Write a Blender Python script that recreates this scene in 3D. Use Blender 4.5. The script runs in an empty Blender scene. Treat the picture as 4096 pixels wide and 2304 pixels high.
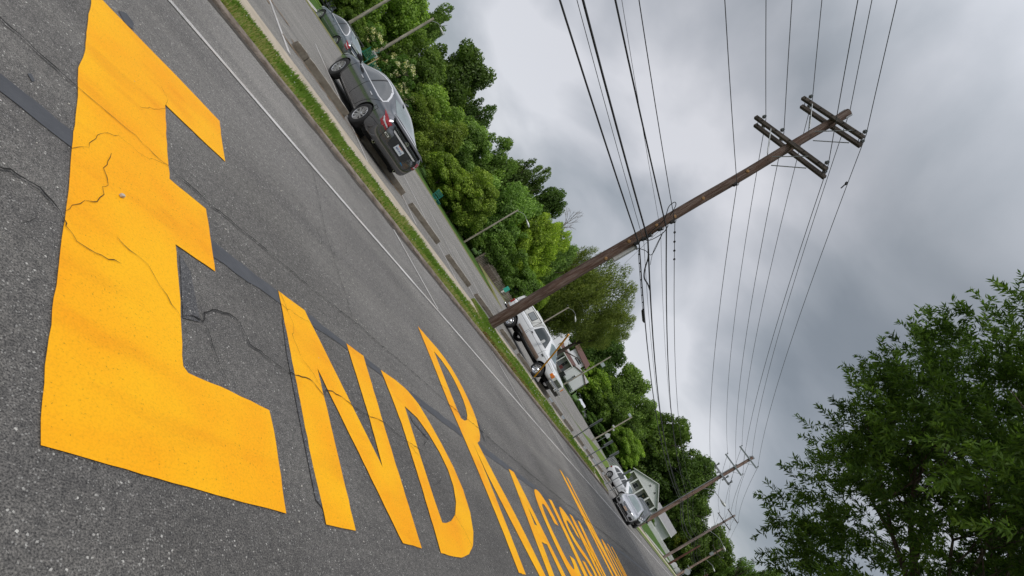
import bpy, bmesh, math, random
import numpy as np
from mathutils import Vector, Matrix
from mathutils.bvhtree import BVHTree
from mathutils.geometry import delaunay_2d_cdt
R=math.radians; PI=math.pi
SC=bpy.context.scene; COL=SC.collection
random.seed(7); NR=np.random.default_rng(11)
# ------------------------------------------------------------------ tags
def tag(o,label=None,cat=None,group=None,kind=None):
    if label: o['label']=label
    if cat: o['category']=cat
    if group: o['group']=group
    if kind: o['kind']=kind
    return o
def thing(name,label,cat,loc=(0,0,0),rz=0,group=None,scale=1):
    o=bpy.data.objects.new(name,None); COL.objects.link(o); o.empty_display_size=.2
    o.location=loc; o.rotation_euler=(0,0,rz); o.scale=(scale,)*3
    return tag(o,label,cat,group)
# ------------------------------------------------------------------ materials
M={}
def mat(name,col,rough=.6,metal=0,var=.12,vs=6,bump=0,bs=40,coat=0,col2=None,emit=None,trans=0,spec=.5):
    if name in M: return M[name]
    m=bpy.data.materials.new(name); m.use_nodes=True; nt=m.node_tree; b=nt.nodes['Principled BSDF']
    b.inputs['Roughness'].default_value=rough; b.inputs['Metallic'].default_value=metal
    b.inputs['Coat Weight'].default_value=coat; b.inputs['Coat Roughness'].default_value=.04
    b.inputs['Specular IOR Level'].default_value=spec
    if trans: b.inputs['Transmission Weight'].default_value=trans
    tc=nt.nodes.new('ShaderNodeTexCoord')
    n=nt.nodes.new('ShaderNodeTexNoise'); n.inputs['Scale'].default_value=vs; n.inputs['Detail'].default_value=5; n.inputs['Roughness'].default_value=.6
    nt.links.new(tc.outputs['Object'],n.inputs['Vector'])
    r=nt.nodes.new('ShaderNodeValToRGB'); c=Vector(col); c2=Vector(col2) if col2 else c*(1+var)
    a=c if col2 else c*(1-var)
    r.color_ramp.elements[0].position=.32; r.color_ramp.elements[1].position=.68
    r.color_ramp.elements[0].color=(*a,1); r.color_ramp.elements[1].color=(*[min(v,1) for v in c2],1)
    nt.links.new(n.outputs['Fac'],r.inputs['Fac']); nt.links.new(r.outputs['Color'],b.inputs['Base Color'])
    if bump:
        n2=nt.nodes.new('ShaderNodeTexNoise'); n2.inputs['Scale'].default_value=bs; n2.inputs['Detail'].default_value=4
        nt.links.new(tc.outputs['Object'],n2.inputs['Vector'])
        bp=nt.nodes.new('ShaderNodeBump'); bp.inputs['Strength'].default_value=bump; bp.inputs['Distance'].default_value=.02
        nt.links.new(n2.outputs['Fac'],bp.inputs['Height']); nt.links.new(bp.outputs['Normal'],b.inputs['Normal'])
    if emit: b.inputs['Emission Color'].default_value=(*emit[0],1); b.inputs['Emission Strength'].default_value=emit[1]
    M[name]=m; return m
def N(nt,t,**kw):
    n=nt.nodes.new(t)
    for k,v in kw.items():
        if k.startswith('_'): setattr(n,k[1:],v)
        else: n.inputs[k.replace('__',' ')].default_value=v
    return n
def ramp(nt,els,interp='LINEAR'):
    r=nt.nodes.new('ShaderNodeValToRGB'); r.color_ramp.interpolation=interp
    e=r.color_ramp.elements
    while len(e)<len(els): e.new(.5)
    for i,(p,c) in enumerate(els):
        e[i].position=p; e[i].color=(*c,1) if len(c)==3 else c
    return r
def mixc(nt,fac,a,b,mode='MIX'):
    m=nt.nodes.new('ShaderNodeMix'); m.data_type='RGBA'; m.blend_type=mode
    for s,v in ((0,fac),(6,a),(7,b)):
        if hasattr(v,'is_output'): nt.links.new(v,m.inputs[s])
        else: m.inputs[s].default_value=v if s==0 else (*v,1)
    return m.outputs[2]
def asphalt(name,base,chips=.5,scale=1.0,tint=(1,1,1),patch=.18,lane=(0,1,1,1)):
    m=bpy.data.materials.new(name); m.use_nodes=True; nt=m.node_tree; L=nt.links.new; b=nt.nodes['Principled BSDF']
    b.inputs['Roughness'].default_value=.85; b.inputs['Specular IOR Level'].default_value=.3
    tc=N(nt,'ShaderNodeTexCoord'); v=tc.outputs['Object']
    big=N(nt,'ShaderNodeTexNoise',Scale=.45,Detail=6,Roughness=.6); L(v,big.inputs['Vector'])
    mp=N(nt,'ShaderNodeMapping'); mp.inputs['Scale'].default_value=(.12,1.6,1); L(v,mp.inputs['Vector'])
    st=N(nt,'ShaderNodeTexNoise',Scale=1.3,Detail=4); L(mp.outputs[0],st.inputs['Vector'])
    fine=N(nt,'ShaderNodeTexNoise',Scale=150*scale,Detail=3,Roughness=.7); L(v,fine.inputs['Vector'])
    med=N(nt,'ShaderNodeTexNoise',Scale=28*scale,Detail=4,Roughness=.7); L(v,med.inputs['Vector'])
    c=Vector(base)
    r1=ramp(nt,[(.36,c*(1-patch)),(.64,c*(1+patch))]); L(big.outputs['Fac'],r1.inputs['Fac'])
    r2=ramp(nt,[(.35,(.86,.86,.87)),(.65,(1.12,1.12,1.1))]); L(st.outputs['Fac'],r2.inputs['Fac'])
    c1=mixc(nt,1.0,r1.outputs[0],r2.outputs[0],'MULTIPLY')
    r3=ramp(nt,[(.36,(.35,.35,.37)),(.5,(1,1,1)),(.66,(1.75,1.72,1.68))]); L(fine.outputs['Fac'],r3.inputs['Fac'])
    c2=mixc(nt,1.0,c1,r3.outputs[0],'MULTIPLY')
    r4=ramp(nt,[(.36,(.7,.7,.71)),(.6,(1.12,1.11,1.1))]); L(med.outputs['Fac'],r4.inputs['Fac'])
    c3=mixc(nt,1.0,c2,r4.outputs[0],'MULTIPLY')
    # pale aggregate chips
    dn=N(nt,'ShaderNodeTexNoise',Scale=260*scale,Detail=2); L(v,dn.inputs['Vector']); dm=mixc(nt,.011/scale,v,dn.outputs['Color']); vo=N(nt,'ShaderNodeTexVoronoi',Scale=74*scale); L(dm,vo.inputs['Vector'])
    sel=N(nt,'ShaderNodeSeparateColor'); L(vo.outputs['Color'],sel.inputs[0])
    g=N(nt,'ShaderNodeMath',_operation='GREATER_THAN'); L(sel.outputs[0],g.inputs[0]); g.inputs[1].default_value=1-.10*chips*2
    l=N(nt,'ShaderNodeMath',_operation='LESS_THAN'); L(vo.outputs['Distance'],l.inputs[0]); l.inputs[1].default_value=.30
    mu=N(nt,'ShaderNodeMath',_operation='MULTIPLY'); L(g.outputs[0],mu.inputs[0]); L(l.outputs[0],mu.inputs[1])
    br=N(nt,'ShaderNodeMath',_operation='MULTIPLY'); L(mu.outputs[0],br.inputs[0]); L(sel.outputs[1],br.inputs[1])
    c4=mixc(nt,br.outputs[0],c3,(.62,.6,.56))
    vo2=N(nt,'ShaderNodeTexVoronoi',Scale=120*scale); L(v,vo2.inputs['Vector'])
    s2=N(nt,'ShaderNodeSeparateColor'); L(vo2.outputs['Color'],s2.inputs[0])
    g2=N(nt,'ShaderNodeMath',_operation='GREATER_THAN'); L(s2.outputs[0],g2.inputs[0]); g2.inputs[1].default_value=.86
    l2=N(nt,'ShaderNodeMath',_operation='LESS_THAN'); L(vo2.outputs['Distance'],l2.inputs[0]); l2.inputs[1].default_value=.36
    m2=N(nt,'ShaderNodeMath',_operation='MULTIPLY'); L(g2.outputs[0],m2.inputs[0]); L(l2.outputs[0],m2.inputs[1])
    m3=N(nt,'ShaderNodeMath',_operation='MULTIPLY'); L(m2.outputs[0],m3.inputs[0]); m3.inputs[1].default_value=.55
    c5=mixc(nt,m3.outputs[0],c4,(.42,.41,.39))
    # traffic keeps the lane dark; the shoulder weathers paler
    sp=N(nt,'ShaderNodeSeparateXYZ'); L(v,sp.inputs[0]); wob=N(nt,'ShaderNodeMath',_operation='MULTIPLY_ADD'); L(st.outputs['Fac'],wob.inputs[0]); wob.inputs[1].default_value=1.3; L(sp.outputs[1],wob.inputs[2])
    mr=N(nt,'ShaderNodeMapRange'); mr.inputs[1].default_value=lane[0]; mr.inputs[2].default_value=lane[1]; mr.inputs[3].default_value=lane[2]; mr.inputs[4].default_value=lane[3]; L(wob.outputs[0],mr.inputs[0])
    cm=N(nt,'ShaderNodeCombineColor'); [L(mr.outputs[0],cm.inputs[i]) for i in range(3)]
    c5=mixc(nt,1.0,c5,cm.outputs[0],'MULTIPLY')
    L(c5,b.inputs['Base Color'])
    ad=N(nt,'ShaderNodeMath',_operation='ADD'); L(fine.outputs['Fac'],ad.inputs[0]); L(med.outputs['Fac'],ad.inputs[1])
    bp=N(nt,'ShaderNodeBump',Strength=.55,Distance=.006); L(ad.outputs[0],bp.inputs['Height']); L(bp.outputs[0],b.inputs['Normal'])
    return m
def paint_mat(name,col,dark,wear=.5,white=False):
    m=bpy.data.materials.new(name); m.use_nodes=True; nt=m.node_tree; L=nt.links.new; b=nt.nodes['Principled BSDF']
    b.inputs['Roughness'].default_value=.62; b.inputs['Specular IOR Level'].default_value=.25
    tc=N(nt,'ShaderNodeTexCoord'); v=tc.outputs['Object']
    n1=N(nt,'ShaderNodeTexNoise',Scale=1.7,Detail=3); L(v,n1.inputs['Vector'])
    n2=N(nt,'ShaderNodeTexNoise',Scale=110,Detail=3,Roughness=.65); L(v,n2.inputs['Vector'])
    n3=N(nt,'ShaderNodeTexNoise',Scale=2.2,Detail=3); 
    mp=N(nt,'ShaderNodeMapping'); mp.inputs['Location'].default_value=(5,3,0); L(v,mp.inputs['Vector']); L(mp.outputs[0],n3.inputs['Vector'])
    c=Vector(col)
    r1=ramp(nt,[(.36,c),(.66,Vector((col[0]*.97,col[1]*.80,col[2]*.6)) if not white else c*.8)]); L(n1.outputs['Fac'],r1.inputs['Fac'])
    # pits where asphalt shows through, denser in scrubbed areas
    ad=N(nt,'ShaderNodeMath',_operation='MULTIPLY_ADD'); L(n3.outputs['Fac'],ad.inputs[0]); ad.inputs[1].default_value=-.32*wear; L(n2.outputs['Fac'],ad.inputs[2])
    r2=ramp(nt,[(.20,(1,1,1)),(.245,(0,0,0))]); L(ad.outputs[0],r2.inputs['Fac'])
    cc=mixc(nt,r2.outputs[0],r1.outputs[0],dark)
    r3=ramp(nt,[(.3,(.90,.90,.90)),(.6,(1.04,1.04,1.04))]); L(n2.outputs['Fac'],r3.inputs['Fac'])
    # soft long stains and tyre scuffs
    mp3=N(nt,'ShaderNodeMapping'); mp3.inputs['Scale'].default_value=(.9,3.2,1); mp3.inputs['Rotation'].default_value=(0,0,.5); L(v,mp3.inputs['Vector'])
    n4=N(nt,'ShaderNodeTexNoise',Scale=1.6,Detail=5,Roughness=.55); L(mp3.outputs[0],n4.inputs['Vector'])
    r4=ramp(nt,[(.33,(.94,.88,.84)),(.48,(1,1,1)),(.72,(1.0,1.0,1.0)),(.82,(.92,.90,.92))]); L(n4.outputs['Fac'],r4.inputs['Fac'])
    cc=mixc(nt,1.0,cc,r4.outputs[0],'MULTIPLY')
    c2=mixc(nt,1.0,cc,r3.outputs[0],'MULTIPLY'); L(c2,b.inputs['Base Color'])
    bp=N(nt,'ShaderNodeBump',Strength=.35,Distance=.004); L(n2.outputs['Fac'],bp.inputs['Height']); L(bp.outputs[0],b.inputs['Normal'])
    return m
def grass_mat(name,a,c,dry):
    m=bpy.data.materials.new(name); m.use_nodes=True; nt=m.node_tree; L=nt.links.new; b=nt.nodes['Principled BSDF']
    b.inputs['Roughness'].default_value=.9; b.inputs['Specular IOR Level'].default_value=.15
    tc=N(nt,'ShaderNodeTexCoord'); v=tc.outputs['Object']
    n1=N(nt,'ShaderNodeTexNoise',Scale=.9,Detail=6,Roughness=.65); L(v,n1.inputs['Vector'])
    n2=N(nt,'ShaderNodeTexNoise',Scale=35,Detail=4,Roughness=.75); L(v,n2.inputs['Vector'])
    r1=ramp(nt,[(.3,a),(.6,c),(.78,dry)]); L(n1.outputs['Fac'],r1.inputs['Fac'])
    r2=ramp(nt,[(.3,(.35,.35,.35)),(.7,(1.5,1.5,1.5))]); L(n2.outputs['Fac'],r2.inputs['Fac'])
    L(mixc(nt,1.0,r1.outputs[0],r2.outputs[0],'MULTIPLY'),b.inputs['Base Color'])
    bp=N(nt,'ShaderNodeBump',Strength=.8,Distance=.04); L(n2.outputs['Fac'],bp.inputs['Height']); L(bp.outputs[0],b.inputs['Normal'])
    return m
def leaf_mat(name,lo,hi,young=None):
    m=bpy.data.materials.new(name); m.use_nodes=True; nt=m.node_tree; L=nt.links.new
    nt.nodes.remove(nt.nodes['Principled BSDF']); out=nt.nodes['Material Output']
    at=N(nt,'ShaderNodeAttribute',_attribute_name='tint'); oi=N(nt,'ShaderNodeObjectInfo')
    r=ramp(nt,[(0,lo),(.6,hi),(1,young or Vector(hi)*1.6)]); L(at.outputs['Fac'],r.inputs['Fac'])
    c=mixc(nt,1.0,r.outputs[0],oi.outputs['Color'],'MULTIPLY')
    d=N(nt,'ShaderNodeBsdfDiffuse'); t=N(nt,'ShaderNodeBsdfTranslucent'); g=N(nt,'ShaderNodeBsdfGlossy',Roughness=.45)
    L(c,d.inputs[0]); L(mixc(nt,1.0,c,(1.15,1.25,.55),'MULTIPLY'),t.inputs[0]); g.inputs[0].default_value=(.7,.75,.6,1)
    m1=N(nt,'ShaderNodeMixShader'); m1.inputs[0].default_value=.42; L(d.outputs[0],m1.inputs[1]); L(t.outputs[0],m1.inputs[2])
    m2=N(nt,'ShaderNodeMixShader'); m2.inputs[0].default_value=.02; L(m1.outputs[0],m2.inputs[1]); L(g.outputs[0],m2.inputs[2])
    L(m2.outputs[0],out.inputs[0]); return m
# ------------------------------------------------------------------ mesh helpers
def mkmesh(name,verts,faces,mats,smooth=False,mi=None):
    me=bpy.data.meshes.new(name); me.from_pydata([tuple(v) for v in verts],[],faces)
    for m in (mats if isinstance(mats,(list,tuple)) else [mats]): me.materials.append(m)
    if mi: me.polygons.foreach_set('material_index',mi)
    if smooth: me.polygons.foreach_set('use_smooth',[True]*len(me.polygons))
    me.update(); return me
def link(name,me,parent=None,loc=(0,0,0),rot=(0,0,0),scale=(1,1,1)):
    o=bpy.data.objects.new(name,me); COL.objects.link(o); o.parent=parent; o.location=loc; o.rotation_euler=rot; o.scale=scale; return o
class MB:
    """collects solids in one bmesh"""
    def __init__(s): s.v=[]; s.f=[]; s.mi=[]; s.cur=0
    def add(s,vs,fs):
        b=len(s.v); s.v+= [Vector(v) for v in vs]; s.f+=[tuple(i+b for i in f) for f in fs]; s.mi+=[s.cur]*len(fs); return s
    def box(s,c,d,rz=0,M4=None):
        x,y,z=[q/2 for q in d]; vs=[Vector((i*x,j*y,k*z)) for i in(-1,1) for j in(-1,1) for k in(-1,1)]
        m=Matrix.Rotation(rz,3,'Z')
        vs=[(m@v)+Vector(c) for v in vs]
        if M4: vs=[M4@v for v in vs]
        return s.add(vs,[(0,1,3,2),(4,6,7,5),(0,4,5,1),(2,3,7,6),(0,2,6,4),(1,5,7,3)])
    def tube(s,pts,r,n=8,cap=True):
        pts=[Vector(p) for p in pts]; rs=r if isinstance(r,(list,tuple)) else [r]*len(pts)
        vs=[];fs=[]
        prev=None
        for i,p in enumerate(pts):
            t=(pts[min(i+1,len(pts)-1)]-pts[max(i-1,0)]).normalized()
            if prev is None:
                a=t.orthogonal().normalized()
            else:
                a=(prev-t*prev.dot(t)); a=a.normalized() if a.length>1e-6 else t.orthogonal().normalized()
            prev=a; b=t.cross(a)
            for k in range(n):
                th=2*PI*k/n; vs.append(p+(a*math.cos(th)+b*math.sin(th))*rs[i])
        for i in range(len(pts)-1):
            for k in range(n):
                fs.append((i*n+k,i*n+(k+1)%n,(i+1)*n+(k+1)%n,(i+1)*n+k))
        if cap: fs.append(tuple(range(n))[::-1]); fs.append(tuple((len(pts)-1)*n+k for k in range(n)))
        return s.add(vs,fs)
    def lathe(s,prof,n=24,origin=(0,0,0),axis='Z'):
        vs=[];fs=[]
        for (r,z) in prof:
            for k in range(n):
                a=2*PI*k/n; x,y=r*math.cos(a),r*math.sin(a)
                v={'Z':(x,y,z),'Y':(x,z,y),'X':(z,x,y)}[axis]; vs.append(Vector(v)+Vector(origin))
        for i in range(len(prof)-1):
            for k in range(n): fs.append((i*n+k,i*n+(k+1)%n,(i+1)*n+(k+1)%n,(i+1)*n+k))
        return s.add(vs,fs)
    def prism(s,poly,z0,z1,T=None):
        n=len(poly); vs=[Vector((x,y,z0)) for x,y in poly]+[Vector((x,y,z1)) for x,y in poly]
        if T: vs=[T@v for v in vs]
        fs=[tuple(range(n))[::-1],tuple(range(n,2*n))]+[(i,(i+1)%n,n+(i+1)%n,n+i) for i in range(n)]
        return s.add(vs,fs)
    def ext(s,poly,a,b,plane='XZ'):
        """extrude 2D poly between a and b along the axis normal to plane"""
        n=len(poly)
        f={'XZ':lambda p,t:(p[0],t,p[1]),'YZ':lambda p,t:(t,p[0],p[1]),'XY':lambda p,t:(p[0],p[1],t)}[plane]
        vs=[f(p,a) for p in poly]+[f(p,b) for p in poly]
        return s.add(vs,[tuple(range(n))[::-1],tuple(range(n,2*n))]+[(i,(i+1)%n,n+(i+1)%n,n+i) for i in range(n)])
    def mesh(s,name,mats,smooth=False,bevel=0,seg=1,recalc=True):
        me=mkmesh(name,s.v,s.f,mats,False,s.mi)
        bm=bmesh.new(); bm.from_mesh(me)
        if recalc: bmesh.ops.recalc_face_normals(bm,faces=bm.faces)
        if bevel: bmesh.ops.bevel(bm,geom=[e for e in bm.edges if len(e.link_faces)==2 and e.calc_face_angle(0)>.6],offset=bevel,segments=seg,affect='EDGES',clamp_overlap=True)
        bm.to_mesh(me); bm.free()
        if smooth:
            me.polygons.foreach_set('use_smooth',[True]*len(me.polygons)); 
            try: me.set_sharp_from_angle(angle=R(38))
            except Exception: pass
        return me
    def obj(s,name,mats,parent=None,loc=(0,0,0),**kw):
        return link(name,s.mesh(name,mats,**kw),parent,loc)
def struct(name,me,kind='structure',**kw):
    o=link(name,me); o['kind']=kind; return o
def sheet(name,poly,z,m,sub=0):
    """flat n-gon sheet (possibly concave) at height z"""
    vs=[Vector((p[0],p[1])) for p in poly]; n=len(vs)
    v,e,f,_,_,_=delaunay_2d_cdt(vs,[(i,(i+1)%n) for i in range(n)],[],1,1e-6)
    me=mkmesh(name,[(a.x,a.y,z) for a in v],[tuple(t) for t in f],m)
    bm=bmesh.new(); bm.from_mesh(me); bmesh.ops.recalc_face_normals(bm,faces=bm.faces)
    for fc in bm.faces:
        if fc.normal.z<0: fc.normal_flip()
    bm.to_mesh(me); bm.free(); return me
def polyholes(pts,holes,z,mb,z1=None):
    """filled outline with holes as a thin slab, into mb"""
    vs=[];ed=[]
    for loop in [pts]+holes:
        b=len(vs); vs+=[Vector(p) for p in loop]; ed+=[(b+i,b+(i+1)%len(loop)) for i in range(len(loop))]
    v,e,f,_,_,_=delaunay_2d_cdt(vs,ed,[],1 if not holes else 4,1e-6)
    if holes:
        def inside(p,loop):
            c=False;n=len(loop);j=n-1
            for i in range(n):
                a,b=loop[i],loop[j]
                if (a[1]>p[1])!=(b[1]>p[1]) and p[0]<(b[0]-a[0])*(p[1]-a[1])/(b[1]-a[1])+a[0]: c=not c
                j=i
            return c
        v0,e0,f0,_,_,_=delaunay_2d_cdt(vs,ed,[],0,1e-6); v=v0; f=[]
        for t in f0:
            cx=sum(v[i].x for i in t)/len(t); cy=sum(v[i].y for i in t)/len(t)
            if inside((cx,cy),pts) and not any(inside((cx,cy),h) for h in holes): f.append(t)
    out=[]
    for t in f:
        a,b,c=v[t[0]],v[t[1]],v[t[2]]
        t=tuple(t)
        if (b-a).cross(c-a)<0: t=t[::-1]
        out.append(t)
    mb.add([(p.x,p.y,z) for p in v],out)
def smoothpath(pts,n=4):
    P=[Vector(p) for p in pts]; out=[]
    for i in range(len(P)-1):
        p0=P[max(i-1,0)];p1=P[i];p2=P[i+1];p3=P[min(i+2,len(P)-1)]
        for k in range(n):
            t=k/n; out.append(.5*((2*p1)+(-p0+p2)*t+(2*p0-5*p1+4*p2-p3)*t*t+(-p0+3*p1-3*p2+p3)*t**3))
    out.append(P[-1]); return out
TXT={}
def text_mesh(body,size,m,extr=.002):
    cu=bpy.data.curves.new('lettering','FONT'); cu.body=body; cu.size=size; cu.extrude=extr; cu.align_x='CENTER'; cu.align_y='CENTER'; cu.resolution_u=2
    o=bpy.data.objects.new('tmp',cu); COL.objects.link(o); dg=bpy.context.evaluated_depsgraph_get()
    me=bpy.data.meshes.new_from_object(o.evaluated_get(dg)); bpy.data.objects.remove(o); me.materials.clear(); me.materials.append(m); return me
def copy_tree(o,parent=None):
    c=o.copy(); COL.objects.link(c); c.parent=parent
    for ch in list(o.children): copy_tree(ch,c)
    return c
# ------------------------------------------------------------------ world, sun, camera
SUN_AZ,SUN_EL=R(215),R(58)
def build_world():
    w=bpy.data.worlds.new('World'); SC.world=w; w.use_nodes=True; nt=w.node_tree; L=nt.links.new
    bg=nt.nodes['Background']; tc=N(nt,'ShaderNodeTexCoord'); sx=N(nt,'ShaderNodeSeparateXYZ'); L(tc.outputs['Generated'],sx.inputs[0])
    mz=N(nt,'ShaderNodeMath',_operation='MAXIMUM'); L(sx.outputs[2],mz.inputs[0]); mz.inputs[1].default_value=0
    az=N(nt,'ShaderNodeMath',_operation='ADD'); L(mz.outputs[0],az.inputs[0]); az.inputs[1].default_value=.50
    dx=N(nt,'ShaderNodeMath',_operation='DIVIDE'); L(sx.outputs[0],dx.inputs[0]); L(az.outputs[0],dx.inputs[1])
    dy=N(nt,'ShaderNodeMath',_operation='DIVIDE'); L(sx.outputs[1],dy.inputs[0]); L(az.outputs[0],dy.inputs[1])
    cb=N(nt,'ShaderNodeCombineXYZ'); L(dx.outputs[0],cb.inputs[0]); L(dy.outputs[0],cb.inputs[1]); cb.inputs[2].default_value=22.4
    n1=N(nt,'ShaderNodeTexNoise',Scale=2.3,Detail=7,Roughness=.45,Distortion=.25); L(cb.outputs[0],n1.inputs['Vector'])
    n2=N(nt,'ShaderNodeTexNoise',Scale=.75,Detail=3,Roughness=.5,Distortion=.2); L(cb.outputs[0],n2.inputs['Vector'])
    ad=N(nt,'ShaderNodeMath',_operation='MULTIPLY_ADD'); L(n2.outputs['Fac'],ad.inputs[0]); ad.inputs[1].default_value=.9; L(n1.outputs['Fac'],ad.inputs[2])
    r=ramp(nt,[(.34,(.16,.18,.197)),(.44,(.195,.215,.238)),(.50,(.265,.285,.31)),(.56,(.38,.392,.42)),(.64,(.58,.582,.61))])
    hf=N(nt,'ShaderNodeMath',_operation='MULTIPLY'); L(ad.outputs[0],hf.inputs[0]); hf.inputs[1].default_value=.56; L(hf.outputs[0],r.inputs['Fac'])
    sk=N(nt,'ShaderNodeTexSky'); sk.sky_type='NISHITA'; sk.sun_disc=False; sk.sun_elevation=SUN_EL; sk.sun_rotation=PI/2-SUN_AZ
    sc=mixc(nt,1.0,sk.outputs[0],(.1,.1,.1),'MULTIPLY')
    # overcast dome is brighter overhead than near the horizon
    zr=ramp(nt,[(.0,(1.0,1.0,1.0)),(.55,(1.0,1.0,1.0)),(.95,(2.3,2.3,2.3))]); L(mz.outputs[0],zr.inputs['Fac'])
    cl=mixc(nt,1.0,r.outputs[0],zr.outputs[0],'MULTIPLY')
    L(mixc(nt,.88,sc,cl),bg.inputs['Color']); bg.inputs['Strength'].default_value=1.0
build_world()
sd=bpy.data.lights.new('sun','SUN'); sd.energy=1.5; sd.angle=R(22); sd.color=(1,.97,.92)
so=bpy.data.objects.new('sun',sd); COL.objects.link(so)
dv=Vector((math.cos(SUN_AZ)*math.cos(SUN_EL),math.sin(SUN_AZ)*math.cos(SUN_EL),math.sin(SUN_EL)))
so.rotation_euler=dv.to_track_quat('Z','Y').to_euler()
cd=bpy.data.cameras.new('camera'); cam=bpy.data.objects.new('camera',cd); COL.objects.link(cam); SC.camera=cam
def set_cam(f=2150,V1=(2874,2525),sl=1.69,h=1.38):
    v1=Vector((V1[0]-2048,-(V1[1]-1152),-f)); yd=v1.normalized()
    a=Vector((1,-sl,0)).normalized(); a=Vector((a.x,a.y,0)); v2=v1+1000*a
    up=v2.cross(v1).normalized()
    if up.x<0: up=-up
    xd=yd.cross(up)
    m=Matrix((yd,-xd,up)).to_4x4(); m.translation=Vector((0,0,h)); cam.matrix_world=m
    cd.sensor_width=36; cd.lens=f/4096*36; cd.clip_start=.05; cd.clip_end=2000
set_cam()
vs_=SC.view_settings; vs_.view_transform='Standard'; vs_.look='None'; vs_.exposure=.34; vs_.gamma=1
# ------------------------------------------------------------------ ground
ROAD=asphalt('road_asphalt',(.140,.134,.128),chips=.5,lane=(2.6,7.2,.92,1.42))
LOT=asphalt('lot_asphalt',(.225,.215,.20),chips=.7,patch=.12)
GR=grass_mat('verge_grass',(.10,.15,.03),(.16,.23,.045),(.30,.27,.12))
LAWN=grass_mat('lawn',(.05,.10,.02),(.085,.16,.03),(.11,.16,.04))
CONC=mat('sidewalk_concrete',(.44,.375,.29),.85,var=.14,vs=3,bump=.25,bs=60)
KERB=mat('kerb_concrete',(.13,.10,.078),.9,vs=7,bump=.8,bs=45,col2=(.30,.25,.21))
TAR=mat('tar_seal',(.05,.052,.06),.5,vs=8,col2=(.07,.073,.082),bump=.15,bs=70)
CRK=mat('crack',(.012,.011,.01),.95)
DIRT=mat('gutter_dirt',(.035,.03,.026),.95,vs=14,col2=(.10,.085,.07),bump=.6,bs=80)
struct('ground',sheet('ground',[(-400,-300),(900,-300),(900,700),(-400,700)],-.36,LAWN))
struct('road',sheet('road',[(-80,-1.9),(260,-1.9),(260,7.78),(-80,7.78)],0,ROAD))
struct('side_road',sheet('side_road',[(31.25,7.6),(41.3,7.6),(42.3,9.5),(44,11),(33,11),(33.4,9.5)],.003,ROAD))
LOTP=[(-40,9.3),(33.4,9.3),(33.6,9.9),(60,9.9),(62,11),(60,13.2),(70,18),(84,23.2),(88,28.5),(89,32),(95,39),(78,36),(36,26.4),(29.6,24.6),(28.3,21.8),(26.6,18.9),(23,19.9),(19,21.8),(11.6,24.6),(8.6,23.8),(-40,23.2)]
struct('parking_lot',sheet('parking_lot',LOTP,.04,LOT))
struct('far_kerb_strip',sheet('far_kerb_strip',[(-40,23.05),(8.6,23.65),(11.6,24.45),(19,21.65),(23,19.75),(26.6,18.75),(28.5,21.7),(29.75,24.4),(36,26.2),(78,35.8),(78,37),(36,27.2),(29,25.2),(27.4,22),(26.2,19.7),(23.3,20.6),(19.2,22.5),(11.6,25.3),(8.4,24.5),(-40,23.9)],.046,mat('edge_grass',(.13,.15,.03),.95,vs=3,col2=(.20,.17,.06),bump=.5,bs=60)))
def island_poly():
    return [(35.5,16.30),(40,16.1),(45,15.95),(50,15.4),(55,15.3),(63,17.4),(76,22.0),(80.5,23.6),(68,22.0),(56,19.5),(47,17.0),(41,16.25),(35.6,16.42)]
struct('grass_island',sheet('grass_island',island_poly(),.055,GR))
struct('yard',sheet('yard',[(41.3,7.6),(230,7.6),(230,90),(84,90),(80,38),(95,39.4),(89.5,32),(88.4,28.4),(84.2,23.0),(70.2,17.7),(60.5,13.1),(62.4,11),(60,9.8),(42.5,9.3)],.03,LAWN))
KV=1.056
verge=[(-40,7.83),(27.2,7.83),(28.0,8.4),(29.0,7.83),(31.3,7.83)]+[(x*KV,y*KV) for x,y in [(29.9,8.78),(24,8.95),(17.6,9.34),(13.95,9.40),(13.7,9.95),(12.9,9.98),(12.2,9.5),(12.1,8.70),(8.2,8.49),(3.6,8.51),(-40,8.51)]]
struct('verge',sheet('verge',verge,.05,GR))
struct('far_verge',sheet('far_verge',[(41.6,7.83),(150,7.83),(150,8.7),(42,8.7)],.05,GR))
struct('near_verge',sheet('near_verge',[(-80,-60),(260,-60),(260,-2.05),(-80,-2.05)],.10,GR))
mb=MB()
x=-20.0
while x<12.7:
    x1=min(x+1.52,12.83); mb.box(((x+x1)/2,9.41,-.01),(x1-x-.012,.84,.14)); x+=1.52
def wband(x):
    P=[(14.6,9.93,10.62),(18.6,9.84,10.5),(25.3,9.43,10.12),(33.4,9.18,9.85)]
    for a,b in zip(P,P[1:]):
        if x<=b[0]:
            t=(x-a[0])/(b[0]-a[0]); return a[1]+(b[1]-a[1])*t,a[2]+(b[2]-a[2])*t
    return P[-1][1:]
x=14.6
while x<33.2:
    a,b=wband(x),wband(x+1.5); mb.ext([(x,a[0]),(x+1.488,b[0]),(x+1.488,b[1]),(x,a[1])],.0,.062,'XY'); x+=1.5
mb.ext([(27.35,7.74),(28.85,7.74),(28.7,9.4),(27.3,9.4)],.0,.058,'XY')
x=42
while x<120: mb.box((x+1.0,9.15,-.01),(1.98,.9,.14)); x+=2.0
struct('sidewalk',mb.mesh('sidewalk',CONC,bevel=.012))
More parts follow.
